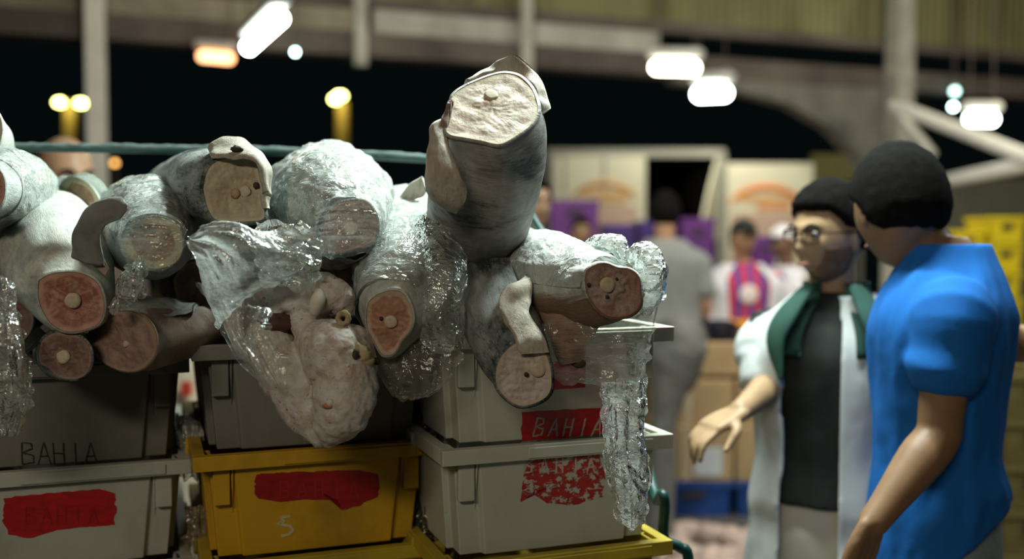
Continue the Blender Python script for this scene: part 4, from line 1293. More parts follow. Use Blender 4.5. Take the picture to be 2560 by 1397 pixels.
sheet('plastic_film', [[(500, 700, 1.475), (560, 740, 1.465), (620, 760, 1.47), (680, 770, 1.49)],
                       [(540, 790, 1.475), (580, 820, 1.46), (620, 830, 1.455), (670, 820, 1.455)],
                       [(585, 880, 1.475), (620, 890, 1.45), (650, 900, 1.44), (700, 880, 1.44)],
                       [(650, 950, 1.47), (670, 960, 1.445), (690, 965, 1.43), (720, 960, 1.43)]],
      pl_tight, 'clear film clinging to the left side of the frozen fish head', amp=0.004, fold=0.006, foldf=7, seed=67)
sheet('plastic_film', [[(1020, 540, 1.64), (1070, 545, 1.60), (1120, 580, 1.58), (1168, 640, 1.58)],
                       [(1050, 650, 1.545), (1090, 655, 1.53), (1140, 680, 1.53), (1166, 720, 1.56)],
                       [(1058, 760, 1.52), (1095, 780, 1.51), (1140, 790, 1.525), (1162, 810, 1.55)],
                       [(1050, 850, 1.53), (1085, 880, 1.53), (1125, 880, 1.54), (1158, 870, 1.56)]],
      pl_film, 'broad crumpled film standing off the right side of the orange-pink trunk', amp=0.008, seed=71, edge=0.002, f=0.7)
sheet('plastic_film', [[(930, 885, 1.56), (1010, 870, 1.55), (1080, 840, 1.55), (1150, 800, 1.56)],
                       [(945, 930, 1.55), (1015, 930, 1.54), (1080, 910, 1.54), (1145, 890, 1.55)],
                       [(970, 975, 1.55), (1020, 985, 1.54), (1075, 970, 1.54), (1125, 940, 1.55)],
                       [(1000, 1000, 1.55), (1025, 1002, 1.545), (1055, 995, 1.545), (1090, 975, 1.55)]],
      pl_thin, 'dull brownish film bag drooping over the gap between the grey and white crates', amp=0.006, fold=0.005, foldf=6, seed=73)
sheet('plastic_film', [[(1330, 830, 1.56), (1420, 800, 1.55), (1520, 800, 1.545), (1600, 780, 1.55), (1650, 730, 1.56)],
                       [(1360, 890, 1.555), (1450, 890, 1.545), (1530, 890, 1.54), (1590, 870, 1.545), (1625, 850, 1.555)],
                       [(1385, 950, 1.555), (1460, 962, 1.55), (1530, 968, 1.545), (1580, 965, 1.55), (1612, 950, 1.56)]],
      pl_thin, 'wide pinkish film hanging below the rose cut end over the white crate', amp=0.008, fold=0.006, foldf=7, seed=75)
sheet('plastic_film', [[(1500, 955, 1.555), (1530, 955, 1.545), (1565, 955, 1.545), (1595, 950, 1.55), (1622, 940, 1.56)],
                       [(1508, 1060, 1.56), (1535, 1060, 1.55), (1560, 1060, 1.545), (1590, 1058, 1.55), (1608, 1055, 1.56)],
                       [(1515, 1200, 1.565), (1540, 1200, 1.555), (1570, 1200, 1.55), (1595, 1198, 1.555), (1616, 1190, 1.57)],
                       [(1548, 1310, 1.57), (1565, 1322, 1.56), (1580, 1330, 1.56), (1595, 1318, 1.565), (1612, 1300, 1.575)]],
      pl_drape, 'long narrow strip of crumpled film hanging down in front of the right crates', amp=0.011, fold=0.003, foldf=4, seed=77, sv=34, edge=0.003, f=0.8)
sheet('plastic_film', [[(-80, 690, 1.50), (-30, 680, 1.48), (10, 690, 1.48), (38, 740, 1.50)],
                       [(-80, 840, 1.49), (-20, 850, 1.47), (30, 850, 1.47), (60, 890, 1.49)],
                       [(-80, 960, 1.49), (-20, 960, 1.47), (40, 960, 1.47), (82, 970, 1.48)],
                       [(-80, 1090, 1.50), (-30, 1095, 1.48), (10, 1090, 1.48), (54, 1080, 1.49)]],
      pl_drape, 'milky film hanging down at the left edge in front of the grey crate', amp=0.012, fold=0.008, foldf=6, seed=79)
sheet('plastic_film', [[(330, 655, 1.50), (343, 652, 1.49), (352, 656, 1.49), (360, 668, 1.50)],
                       [(300, 700, 1.50), (320, 705, 1.48), (345, 715, 1.48), (363, 735, 1.50)],
                       [(272, 775, 1.50), (295, 775, 1.49), (320, 765, 1.49), (345, 745, 1.50)]],
      pl_drape, 'small twisted tail of film under the tan cut end', amp=0.008, fold=0.006, foldf=6, seed=81)
# bunched film lumps beside the rose cut
for (lb, pc, rr, sd) in (('ice-like bunch of film right of the rose cut end', [(1580, 640, 1.57, 24), (1608, 638, 1.555, 38), (1628, 672, 1.55, 46), (1628, 720, 1.55, 44), (1614, 760, 1.555, 34), (1618, 790, 1.56, 16)], 0, 1),
                         ('ice-like bunch of film on top of the frosted right trunk', [(1470, 620, 1.64, 22), (1510, 604, 1.62, 28), (1545, 615, 1.61, 30), (1560, 650, 1.60, 22)], 0, 2)):
    P = [Wp(x, y, d) for x, y, d, r in pc]; R = [r * d / FPX for x, y, d, r in pc]
    vv, ff = tube_mesh(P, R, 60, 14, 1.0, VIEW)
    vn = []
    cc = np.array(vv)
    for p in vv:
        k_ = min(range(len(P)), key=lambda q: np.linalg.norm(P[q] - np.array(p)))
        vn.append(np.array(p) + nrm(np.array(p) - P[k_]) * 0.010 * crump(p, 1.3, sd * 7.0))
    o = put('bunched_film', vn, ff, pl_ice, None, True, {'cyl': vn}); tag(o, lb, 'plastic film')
# ------------------------------------------------------------------ truck, boxes, crates in the hall behind
m_truckw = plain('truck_white_paint', (0.50, 0.49, 0.38), 0.5, 0.08, 2)
m_truckg = plain('truck_grey_frame', (0.22, 0.22, 0.19), 0.5, 0.15, 3)
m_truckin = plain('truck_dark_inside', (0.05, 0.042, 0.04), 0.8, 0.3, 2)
m_orange = plain('orange_print', (0.62, 0.20, 0.05), 0.6, 0.08)
m_orange2 = plain('dull_orange_print', (0.50, 0.28, 0.10), 0.6, 0.1)
m_print = plain('pinkish_print', (0.42, 0.30, 0.24), 0.6, 0.1)
m_tyre = plain('tyre_rubber', (0.02, 0.02, 0.02), 0.8, 0.2)
DT = 12.0
truck = empty('delivery_truck', on_z(1600, 0, DT + 1.5), 'white box truck with one rear door folded open, orange oval print on its doors', 'truck')


def quad_box(mb, x0, x1, y0, y1, d0, d1):
    """box whose front face is seen between two pixels (x0, y0) and (x1, y1) at depth d0"""
    a, b = Wy(x0, y0, d0), Wy(x1, y1, d0)
    mb.box(min(a[0], b[0]), max(a[0], b[0]), d0, d1, min(a[2], b[2]), max(a[2], b[2]))
    return mb


fr = MB()
quad_box(fr, 1368, 1812, 372, 392, DT, DT + 0.12)
quad_box(fr, 1366, 1382, 388, 830, DT, DT + 0.12)
quad_box(fr, 1796, 1812, 388, 830, DT, DT + 0.12)
quad_box(fr, 1366, 1812, 815, 835, DT, DT + 0.12)
fr.build('rear_frame', m_truckg, truck)
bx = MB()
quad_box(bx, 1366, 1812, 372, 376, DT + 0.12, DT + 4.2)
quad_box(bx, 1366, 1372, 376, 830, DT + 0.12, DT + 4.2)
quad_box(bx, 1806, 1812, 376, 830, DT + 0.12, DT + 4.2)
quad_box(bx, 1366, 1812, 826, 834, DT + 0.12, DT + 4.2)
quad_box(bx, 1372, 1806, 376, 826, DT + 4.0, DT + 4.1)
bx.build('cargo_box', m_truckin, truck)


def oval_arc(cx, cy, rx, ry, w, a0, a1, d, mat, name, parent):
    top, bot = [], []
    for a in np.linspace(math.radians(a0), math.radians(a1), 30):
        e = math.sin(math.pi * (a - math.radians(a0)) / math.radians(a1 - a0))
        ww = w * (0.25 + 0.75 * e)
        top.append(Wy(cx + rx * math.cos(a), cy - ry * math.sin(a), d))
        bot.append(Wy(cx + (rx - ww) * math.cos(a), cy - (ry - ww) * math.sin(a), d))
    n = len(top)
    fr_ = top + bot
    v = fr_ + [p + np.array([0, 0.008, 0]) for p in fr_]
    f = []
    for i in range(n - 1):
        f += [(i, i + 1, i + 1 + n, i + n), (i, i + 2 * n, i + 1 + 2 * n, i + 1), (i + n, i + n + 1, i + 3 * n + 1, i + 3 * n)]
    return put(name, v, f, mat, parent)


for (x0, x1, y0, cx, cy, s, off) in ((1384, 1408, 392, None, None, 0, 0.0), (1413, 1612, 390, 1512, 505, 1.0, 0.0), (1818, 2028, 408, 1915, 520, 1.12, 0.02)):
    d = quad_box(MB(), x0, x1, y0, 820, DT - 0.05 - off, DT - 0.005 - off).build('door', m_truckw, truck)
    if cx:
        dd = DT - 0.062 - off
        mo = m_orange if cx > 1800 else m_orange2
        oval_arc(cx, cy, 82 * s, 55 * s, 16 * s, 5, 175, dd, mo, 'printed_oval', d)
        quad_box(MB(), cx - 60 * s, cx + 66 * s, cy - 28 * s, cy - 14 * s, dd, dd + 0.006).build('printed_band', m_orange2, d)
        quad_box(MB(), cx - 20 * s, cx + 55 * s, cy - 8 * s, cy + 3 * s, dd, dd + 0.006).build('printed_band', mo, d)
        quad_box(MB(), cx - 78 * s, cx + 82 * s, cy + 10 * s, cy + 90 * s, dd, dd + 0.006).build('printed_panel', m_print, d)
    if x0 == 1413:
        quad_box(MB(), 1509, 1513, y0, 820, DT - 0.06, DT - 0.05).build('door_seam', m_truckg, d)
for x in (1420, 1750):
    p = on_z(x, 0.42, DT + 0.6)
    MB().tube([p - np.array([0.13, 0, 0]), p + np.array([0.13, 0, 0])], [0.42, 0.42], 24, 1, up=(0, 0, 1)).build('wheel', m_tyre, truck, True)
q = Wp(1812, 372, DT)
MB().box(float(Wp(1400, 372, DT)[0]), float(q[0]) - 0.2, DT + 4.3, DT + 6.0, 0.5, 2.3).build('cab', m_truckw, truck)
MB().box(float(Wp(1400, 372, DT)[0]), float(q[0]) - 0.1, DT + 0.2, DT + 4.3, 0.42, 0.62).build('chassis', m_tyre, truck)
# open door strip standing out at the right jamb
MB().add([Wp(1742, 600, DT - 0.9), Wp(1790, 600, DT - 0.04), Wp(1790, 395, DT - 0.04), Wp(1770, 470, DT - 0.6),
          Wp(1748, 600, DT - 0.9), Wp(1796, 600, DT - 0.04), Wp(1796, 395, DT - 0.04), Wp(1776, 470, DT - 0.6)],
         [(0, 1, 2, 3), (7, 6, 5, 4), (0, 4, 5, 1), (1, 5, 6, 2), (2, 6, 7, 3), (3, 7, 4, 0)]).build('loading_flap', m_truckw, truck)

# olive board above the man with glasses
sgn = empty('hanging_board', Wp(2090, 430, 14), 'olive board in the dark above the man with glasses', 'board')
quad_box(MB(), 2030, 2165, 385, 455, 14, 14.08).build('board', plain('olive_board', (0.17, 0.15, 0.05), 0.7, 0.2), sgn)
for x in (2045, 2150): quad_box(MB(), x - 2, x + 2, 455, 900, 14.0, 14.05).build('leg', m_truckg, sgn)


def simple_crate(px0, px1, ztop, h, d, mat, label, group=None, name='plastic_crate', depth=0.4, yaw=0.0, extra=None):
    x0, x1 = on_z(px0, 0, d)[0], on_z(px1, 0, d)[0]
    w = x1 - x0
    root = empty(name, (x0, d, ztop - h), label, 'crate', group, yaw)
    t = 0.012
    mb = MB()
    i = 0.02
    mb.taper((i, w - i, i, depth - i), (i, w - i, i, depth - i), 0, t)
    mb.taper((i, w - i, i, i + t), (0.01, w - 0.01, 0.01, 0.01 + t), 0, h - 0.002)
    mb.taper((i, w - i, depth - i - t, depth - i), (0.01, w - .01, depth - .01 - t, depth - .01), 0, h - 0.002)
    mb.taper((i, i + t, i, depth - i), (.01, .01 + t, .01, depth - .01), 0, h - 0.002)
    mb.taper((w - i - t, w - i, i, depth - i), (w - .01 - t, w - .01, .01, depth - .01), 0, h - 0.002)
    mb.build('body', mat, root, local=True)
    rm = MB()
    for b in ((0, w, 0, 0.02), (0, w, depth - .02, depth), (0, 0.02, 0.02, depth - .02), (w - .02, w, 0.02, depth - .02)):
        rm.box(*b, h - 0.03, h - 0.001)
    rm.build('rim', mat, root, local=True)
    MB().box(w * .35, w * .65, -0.004, 0.01, h * .55, h * .72).build('hand_hole', m_truckin, root, local=True)
    return root


m_ybright = plain('bright_yellow_plastic', (0.78, 0.62, 0.02), 0.45, 0.1, 5)
m_purple = plain('purple_plastic', (0.15, 0.035, 0.24), 0.5, 0.3, 2)
m_violet = plain('blue_violet_plastic', (0.07, 0.03, 0.22), 0.5, 0.3, 2)
m_olivec = plain('olive_brown_plastic', (0.20, 0.15, 0.05), 0.6, 0.3, 3)
# yellow stacks far right, from the floor up
dy = 7.0
ht = 0.20
ordn = ['bottom', 'second', 'third', 'fourth', 'fifth', 'sixth', 'seventh', 'eighth', 'ninth', 'topmost']
for (x0, x1, nlev, dx, where) in ((2382, 2465, 8, 0, 'left stack behind the blue shirt'), (2468, 2562, 9, 0, 'right stack behind the blue shirt')):
    hh = (Wp(0, 541 if nlev == 9 else 575, dy)[2]) / nlev
    for k in range(nlev):
        j = 3 * ((k * 7) % 3 - 1)
        if k == nlev - 1: lab = 'bright yellow crate, topmost of the %s' % where
        else: lab = 'bright yellow crate in the %s' % where
        simple_crate(x0 + j, x1 + j, hh * (k + 1), hh - 0.002, dy + 0.03 * (k % 2), m_ybright, lab, None if k == nlev - 1 else 'yellow crates, %s' % where)
# purple crates at the truck
for (x0, x1, n_, d, top, mt, wd) in ((1372, 1500, 6, 9.0, 500, m_purple, 'purple crate'), (1504, 1590, 5, 9.2, 560, m_violet, 'blue-violet crate'), (1592, 1700, 5, 9.4, 552, m_violet, 'blue-violet crate'),
                                     (1700, 1790, 5, 9.2, 545, m_purple, 'purple crate'), (1880, 1945, 5, 9.0, 590, m_purple, 'purple crate')):
    z = Wp(0, top, d)[2]; hh = z / n_
    wh = {1372: 'under the left truck door', 1504: 'in front of the dark truck opening, left', 1592: 'behind the grey-shirted man', 1700: 'right of the grey-shirted man', 1880: 'behind the man in the striped jersey'}[x0]
    for k in range(n_):
        simple_crate(x0, x1, hh * (k + 1), hh - 0.003, d, mt, '%s stacked %s' % (wd, wh), 'crates %s' % wh, depth=0.35)
# olive-brown crates low at the right edge
for k in range(5):
    hh = 0.20
    simple_crate(2512, 2690, hh * (k + 1), hh - 0.003, 4.3, m_olivec, 'olive-brown crate in the stack at the right edge behind the blue-shirted man', 'olive-brown crates at the right edge', depth=0.4)

# cardboard boxes on blue crates
m_card = plain('cardboard', (0.44, 0.30, 0.15), 0.8, 0.12, 4)
m_tape = plain('pale_tape', (0.58, 0.48, 0.32), 0.5, 0.05)
m_label = plain('white_paper_label', (0.62, 0.66, 0.68), 0.6, 0.05)
m_blue = plain('blue_plastic', (0.02, 0.07, 0.28), 0.5, 0.25, 3)


def carton(px0, px1, z0, h, d, label, depth=0.42, yaw=0.0, lab=True, tape=True, group=None, tilt=0.0):
    x0, x1 = on_z(px0, 0, d)[0], on_z(px1, 0, d)[0]
    w = x1 - x0
    root = empty('cardboard_box', (x0, d, z0), label, 'box', group, yaw)
    root.rotation_euler = (0, tilt, yaw)
    b = MB().box(0, w, 0, depth, 0.001, h - 0.002).build('carton', m_card, root, local=True)
    weighted(b, 0.008, 2)
    if tape:
        MB().box(w * .34, w * .44, -0.003, 0.0005, 0.01, h - 0.003).build('tape', m_tape, root, local=True)
        MB().box(w * .34, w * .44, 0, depth, h - 0.0015, h + 0.0005).build('tape', m_tape, root, local=True)
    if lab: MB().box(w * .5, w * .86, -0.004, -0.0005, h * .12, h * .62).build('paper_label', m_label, root, local=True)
    return root


dc = 5.62
for (x0, x1, s) in ((1640, 1838, 'left'), (1846, 2040, 'right')):
    simple_crate(x0 - 2, x1 + 2, 0.20, 0.198, dc - 0.02, m_blue, 'blue crate on the floor under the %s column of cardboard boxes' % s, None, 'plastic_crate', 0.46)
    carton(x0, x1, 0.20, 0.32, dc, 'cardboard box with white label resting on the %s blue crate' % s)
    carton(x0 + (8 if s == 'left' else 0), x1, 0.52, 0.26, dc + 0.02, 'cardboard box in the upper row of the %s column, beside the pointing hand' % s, lab=(s == 'right'))
carton(1748, 1895, 0.80, 0.19, dc + 0.05, 'low cardboard box on top of the stacked boxes, below the jersey', lab=False, tape=False)
simple_crate(1770, 1845, 1.10, 0.11, dc + 0.1, plain('dark_plastic', (0.012, 0.012, 0.03), 0.5, 0.2), 'small dark tray on the top cardboard box', None, 'plastic_tray', 0.25)
simple_crate(1848, 1906, 1.10, 0.10, dc + 0.1, plain('orange_yellow_plastic', (0.75, 0.33, 0.01), 0.5, 0.1), 'small orange-yellow tray beside the dark tray', None, 'plastic_tray', 0.25)
# grey sack by the boxes
sk = MB()
sk.tube([Wp(1700, 835, 5.0), Wp(1692, 900, 5.0), Wp(1672, 980, 5.0), Wp(1662, 1050, 5.0), Wp(1655, 1160, 5.0), on_z(1650, 0.03, 5.0)], [0.125, 0.14, 0.09, 0.065, 0.065, 0.08], 24, 5, rough=0.25, up=(0, 1, 0))
o = sk.build('grey_sack', plain('grey_sack_cloth', (0.17, 0.16, 0.145), 0.7, 0.2, 6), None, True)
tag(o, 'grey sack standing in front of the cardboard boxes right of the white crates', 'sack')

# pale fish pieces in film on the floor
m_piece = plain('pinkish_fish_piece', (0.52, 0.38, 0.32), 0.5, 0.25, 6)
rnd = random.Random(5)
k = 0
tp = MB()
tp.box(*(lambda a, b: (a[0], b[0]))(on_z(1610, 0, 4.45), on_z(2150, 0, 4.45)), 3.95, 5.2, 0.004, 0.016)
o = tp.build('floor_sheet', plain('pale_floor_sheet', (0.45, 0.42, 0.38), 0.4, 0.2, 3), None)
tag(o, 'pale plastic sheet spread on the floor under the fish pieces', 'sheet')
for row, d in enumerate((5.05, 4.75, 4.45, 4.15)):
    for px in range(1650, 2110, 62):
        x, y, z = on_z(px + rnd.uniform(-15, 15), 0, d + rnd.uniform(-0.08, 0.08))
        a = rnd.uniform(0, 3.1)
        L_ = rnd.uniform(0.10, 0.16)
        dv_ = np.array([math.cos(a), math.sin(a), 0]) * L_
        c = np.array([x, y, 0.068])
        o = MB().tube([c - dv_, c - dv_ * 0.4, c + dv_ * 0.3, c + dv_], [0.02, 0.045, 0.05, 0.018], 14, 4, 1.25, rough=0.2, seed=k).build('fish_piece', m_piece, None, True)
        tag(o, 'pinkish fish piece lying on the pale sheet on the floor', 'fish', 'pale fish pieces on the floor')
        k += 1

# thing in the gap between the left and middle stacks: white sack with a red print
sb = MB().tube([on_z(468, 0.02, 4.1), on_z(468, 0.35, 4.1), on_z(468, 0.75, 4.1), on_z(468, 1.12, 4.1)], [0.22, 0.25, 0.24, 0.18], 28, 6, rough=0.15)
root = empty('white_sack', on_z(468, 0, 4.1), 'cream sack with red print standing behind the gap between left and middle crates', 'sack')
sb.build('cloth', plain('cream_sack_cloth', (0.62, 0.52, 0.38), 0.7, 0.1, 4), root, True)
quad_box(MB(), 452, 476, 955, 990, 3.85, 3.875).build('red_print', plain('red_sack_print', (0.6, 0.06, 0.03), 0.6, 0.1), root)
m_blackfilm = plastic_mat('dark_film', 0.85, (0.018, 0.022, 0.022), seed=9, bumps=0.9, rough=0.1)
sheet('plastic_film', [[(440, 1040, 1.86), (465, 1035, 1.84), (490, 1045, 1.83), (505, 1060, 1.83)], [(450, 1110, 1.85), (470, 1110, 1.83), (488, 1120, 1.82), (505, 1130, 1.83)],
                       [(440, 1180, 1.86), (455, 1200, 1.84), (475, 1200, 1.83), (500, 1200, 1.84)]], pl_milky, 'shiny crumpled film wedged between the left and middle crates, upper piece', amp=0.015, fold=0.01, foldf=8, seed=91)
sheet('plastic_film', [[(465, 1260, 1.84), (480, 1262, 1.82), (495, 1262, 1.82), (515, 1265, 1.83)], [(470, 1330, 1.84), (482, 1332, 1.82), (495, 1332, 1.82), (515, 1335, 1.83)],
                       [(470, 1410, 1.84), (484, 1412, 1.82), (498, 1412, 1.82), (515, 1415, 1.83)]], plastic_mat('golden_film', 0.6, (0.5, 0.36, 0.18), seed=10, bumps=0.9), 'golden crumpled film wedged between the left and middle crates, lower piece', amp=0.012, fold=0.01, foldf=8, seed=92)
sheet('dark_bag', [[(1020, 940, 1.86), (1070, 935, 1.82), (1110, 940, 1.82), (1150, 945, 1.84)], [(1020, 1060, 1.86), (1065, 1060, 1.82), (1105, 1060, 1.81), (1150, 1060, 1.84)],
                   [(1020, 1200, 1.86), (1065, 1200, 1.82), (1105, 1200, 1.81), (1150, 1200, 1.84)], [(1020, 1420, 1.86), (1065, 1420, 1.82), (1105, 1420, 1.81), (1150, 1420, 1.84)]],
      m_blackfilm, 'dark shiny bag hanging between the middle and right crates', cat='plastic bag', amp=0.015, fold=0.02, foldf=7, seed=93, sv=34)
# ------------------------------------------------------------------ people
def sstep(a, b, x):
    t = min(1, max(0, (x - a) / (b - a)))
    return t * t * (3 - 2 * t)


def head_pt(px, py, pz, off=0.0):
    """point of a head (metres, centred, face towards -y) for a unit sphere direction"""
    t = max(0.0, -pz)
    x = 0.077 * px; y = 0.099 * py; z = 0.119 * pz
    x *= 1 - 0.30 * t ** 1.5
    x *= 1 + 0.05 * max(0, pz) * (1 - pz)
    if py > 0: y *= 1 - 0.38 * t ** 1.1
    else: y *= 1 - 0.06 * t
    fr = sstep(0.05, 0.75, -py)
    ax = abs(x)
    g = lambda u, c, w: math.exp(-((u - c) / w) ** 2)
    dy = 0.0
    dy -= 0.021 * g(x, 0, 0.0115) * g(z, -0.030, 0.017) + 0.011 * g(x, 0, 0.009) * g(z, -0.004, 0.024)
    dy -= 0.006 * g(ax, 0.015, 0.007) * g(z, -0.037, 0.009)
    dy += 0.011 * g(ax, 0.031, 0.016) * g(z, 0.006, 0.013)
    dy -= 0.006 * g(z, 0.027, 0.009) * g(x, 0, 0.050)
    dy -= 0.006 * g(x, 0, 0.020) * (g(z, -0.060, 0.006) + g(z, -0.072, 0.006))
    dy += 0.004 * g(x, 0, 0.02) * g(z, -0.083, 0.006)
    dy -= 0.009 * g(x, 0, 0.020) * g(z, -0.101, 0.014)
    dy -= 0.005 * g(ax, 0.046, 0.016) * g(z, -0.022, 0.018)
    dy += 0.003 * g(ax, 0.05, 0.015) * g(z, -0.06, 0.02)
    y += dy * fr
    p = np.array([x, y, z])
    if off:
        p = p + nrm([px / 0.077, py / 0.099, pz / 0.119]) * off
    return p


def sphere_dirs(n=72, m=56):
    out = []
    for j in range(m + 1):
        ph = -math.pi / 2 + math.pi * j / m
        for i in range(n):
            th = 2 * math.pi * i / n
            out.append((math.cos(ph) * math.cos(th), math.cos(ph) * math.sin(th), math.sin(ph)))
    f = []
    for j in range(m):
        for i in range(n):
            a = j * n + i; b = j * n + (i + 1) % n
            f.append((a, b, b + n, a + n))
    return out, f


SPH, SPF = sphere_dirs()


def head_mesh(off_fn=None):
    v = []
    for d in SPH:
        o = off_fn(*d) if off_fn else 0.0
        v.append(head_pt(*d, off=o))
    return v, SPF


def hair_off(front=0.50, side=0.12, back=-0.62, th=0.014, top=0.0):
    """short hair shell: outside the skin above the hairline, inside it below"""
    def fn(x, y, z):
        if y < -0.15:
            k = sstep(-0.15, -0.62, y) if False else sstep(0.15, 0.62, -y)
            line = side + (front - side) * k
        else:
            k = sstep(-0.15, 0.45, y)
            line = side + (back - side) * k
        line += 0.05 * noise.noise(Vector((x * 5, y * 5, 0)))
        s = (z - line) / 0.10
        lump_ = 0.002 * noise.noise(Vector((x, y, z)) * 9) + 0.0012 * noise.noise(Vector((x, y, z)) * 26)
        if s <= 0: return -0.012
        return -0.012 + (th + 0.012 + top * max(0, z) + lump_) * min(1, s) ** 0.6
    return fn


def M4(loc, rz=0.0, rx=0.0, ry=0.0):
    return Matrix.Translation(Vector(loc)) @ Matrix.Rotation(rz, 4, 'Z') @ Matrix.Rotation(rx, 4, 'X') @ Matrix.Rotation(ry, 4, 'Y')


def add_tf(mb, v, f, M):
    return mb.add([tuple(M @ Vector(tuple(p))) for p in v], f)


def hand(mb, wrist, fwd, palm_n, s=1.0, curl=0.35, side=1, point=False):
    """palm and five tapered fingers; fwd = wrist to knuckles, palm_n = out of the palm, side=+1 thumb towards fwd x palm_n"""
    fwd = nrm(fwd); pn = nrm(np.asarray(palm_n, float) - fwd * np.dot(palm_n, fwd)); lat = np.cross(fwd, pn) * side
    wrist = np.asarray(wrist, float)
    K = wrist + fwd * 0.088 * s
    # palm: four metacarpal tubes side by side make a flat block
    for j in range(4):
        o_ = (0.030 - 0.020 * j) * s
        mb.tube([wrist + lat * o_ * 0.6, (wrist + K) / 2 + lat * o_ * 0.9, K + lat * o_], [0.0135 * s, 0.0145 * s, 0.0115 * s], 10, 3, up=tuple(pn))
    lens = [(0.042, 0.026, 0.020), (0.046, 0.029, 0.021), (0.043, 0.027, 0.020), (0.034, 0.021, 0.018)]
    for j in range(4):
        o_ = (0.030 - 0.020 * j) * s
        p = K + lat * o_
        cu = curl * (1.0 + 0.12 * j)
        if point: cu = 0.08 if j == 0 else 1.0 + 0.1 * j
        a = cu * 0.55
        pts = [p - fwd * 0.012 * s]
        dirs = fwd + lat * (0.07 - 0.045 * j)
        for q, l in enumerate(lens[j]):
            dv = nrm(dirs * math.cos(a) + pn * math.sin(a))
            p = p + dv * l * s
            pts.append(p); a += cu * (0.75 if q == 0 else 0.6)
        mb.tube(pts, [0.0095 * s, 0.0088 * s, 0.0078 * s, 0.0062 * s], 10, 4, up=tuple(pn))
    tb = wrist + fwd * 0.028 * s + lat * 0.024 * s
    d1 = nrm(fwd * 0.62 + lat * 0.72 + pn * 0.28); d2 = nrm(fwd * 0.92 + lat * 0.28 + pn * 0.40)
    mb.tube([tb - lat * 0.015 * s, tb + d1 * 0.040 * s, tb + d1 * 0.040 * s + d2 * 0.034 * s, tb + d1 * 0.040 * s + d2 * 0.060 * s], [0.0145 * s, 0.0125 * s, 0.0098 * s, 0.0075 * s], 10, 4, up=tuple(pn))
    return mb


def limb(mb, a, b, c, ra, s=1.0, n=18):
    """shoulder, elbow, wrist; ra = list of five radii"""
    a, b, c = map(lambda q: np.asarray(q, float), (a, b, c))
    mb.tube([a, a + (b - a) * 0.35, a + (b - a) * 0.8, b, b + (c - b) * 0.28, b + (c - b) * 0.75, c], [r * s for r in ra], n, 4, up=(0.1, 0.1, 1))
    return mb


ARM = [0.052, 0.047, 0.040, 0.040, 0.041, 0.030, 0.026]


def fuse(o, vox=0.006, smooth=4, it_f=0.5):
    m = o.modifiers.new('fuse', 'REMESH'); m.mode = 'VOXEL'; m.voxel_size = vox; m.use_smooth_shade = True
    if smooth:
        k = o.modifiers.new('soft', 'SMOOTH'); k.iterations = smooth; k.factor = it_f
    return o


def torso_rows(s, dx=0.0, wid=1.0, belly=1.0, lean=(0, 0)):
    """(cx, cy, z, rx, ry)"""
    R_ = [(0.90, 0.172, 0.118, 0.0), (0.98, 0.176, 0.122 * belly, 0.0), (1.08, 0.160, 0.112 * belly, 0.0), (1.20, 0.168, 0.115 * belly, 0), (1.32, 0.184, 0.120, 0.004), (1.38, 0.180, 0.112, 0.010), (1.43, 0.142, 0.092, 0.014), (1.47, 0.096, 0.074, 0.016), (1.497, 0.068, 0.062, 0.014), (1.515, 0.056, 0.054, 0.010)]
    out = []
    for z, rx, ry, cy in R_:
        k = (z - 0.9) / 0.6
        out.append(((lean[0] * k), cy * s + lean[1] * k, z * s, (rx * wid + dx) * s, (ry + dx) * s))
    return out


def loft(mb, rows, n=40, power=2.3, arc=None, sub=4, fold=0.0, seed=0.0, cap=True, inner=0.0, foldf=(2.2, 5)):
    """stack of horizontal superellipses (cx, cy, z, rx, ry); arc=(a0, a1) leaves the rest open and gives the shell a thickness"""
    D = cat_rom(np.array(rows, float), sub)
    m = len(D)
    rings = []
    for k in range(m):
        cx, cy, z, rx, ry = D[k]
        r_ = []
        for i in range(n):
            if arc: a = math.radians(arc[0] + (arc[1] - arc[0]) * i / (n - 1))
            else: a = 2 * math.pi * i / n
            c, s = math.cos(a), math.sin(a)
            c = math.copysign(abs(c) ** (2 / power), c); s = math.copysign(abs(s) ** (2 / power), s)
            q = 1 + fold * (noise.noise(Vector((math.cos(a) * foldf[0] * 2, math.sin(a) * foldf[0] * 2, z * foldf[1] + seed))) + 0.5 * noise.noise(Vector((math.cos(a) * 7, math.sin(a) * 7, z * 16 + seed))))
            r_.append((cx + rx * c * q, cy + ry * s * q, z))
        rings.append(r_)
    v, f = [], []
    if not arc:
        for r_ in rings: v += r_
        for k in range(m - 1):
            for i in range(n):
                a = k * n + i; b = k * n + (i + 1) % n
                f.append((a, b, b + n, a + n))
        if cap:
            f.append(tuple(range(n))[::-1]); f.append(tuple(range((m - 1) * n, m * n)))
    else:
        for r_ in rings: v += r_
        H = m * n
        for k, r_ in enumerate(rings):
            cx, cy = D[k][0], D[k][1]
            for p in r_:
                d = nrm([p[0] - cx, p[1] - cy, 0])
                v.append((p[0] - d[0] * inner, p[1] - d[1] * inner, p[2]))
        for k in range(m - 1):
            for i in range(n - 1):
                a = k * n + i
                f += [(a, a + 1, a + 1 + n, a + n), (H + a, H + a + n, H + a + 1 + n, H + a + 1)]
            for i in (0, n - 1):
                a = k * n + i
                f.append((a, a + n, H + a + n, H + a))
        for i in range(n - 1):
            for k in (0, m - 1):
                a = k * n + i
                f.append((a, H + a, H + a + 1, a + 1))
    mb.add(v, f)
    return mb


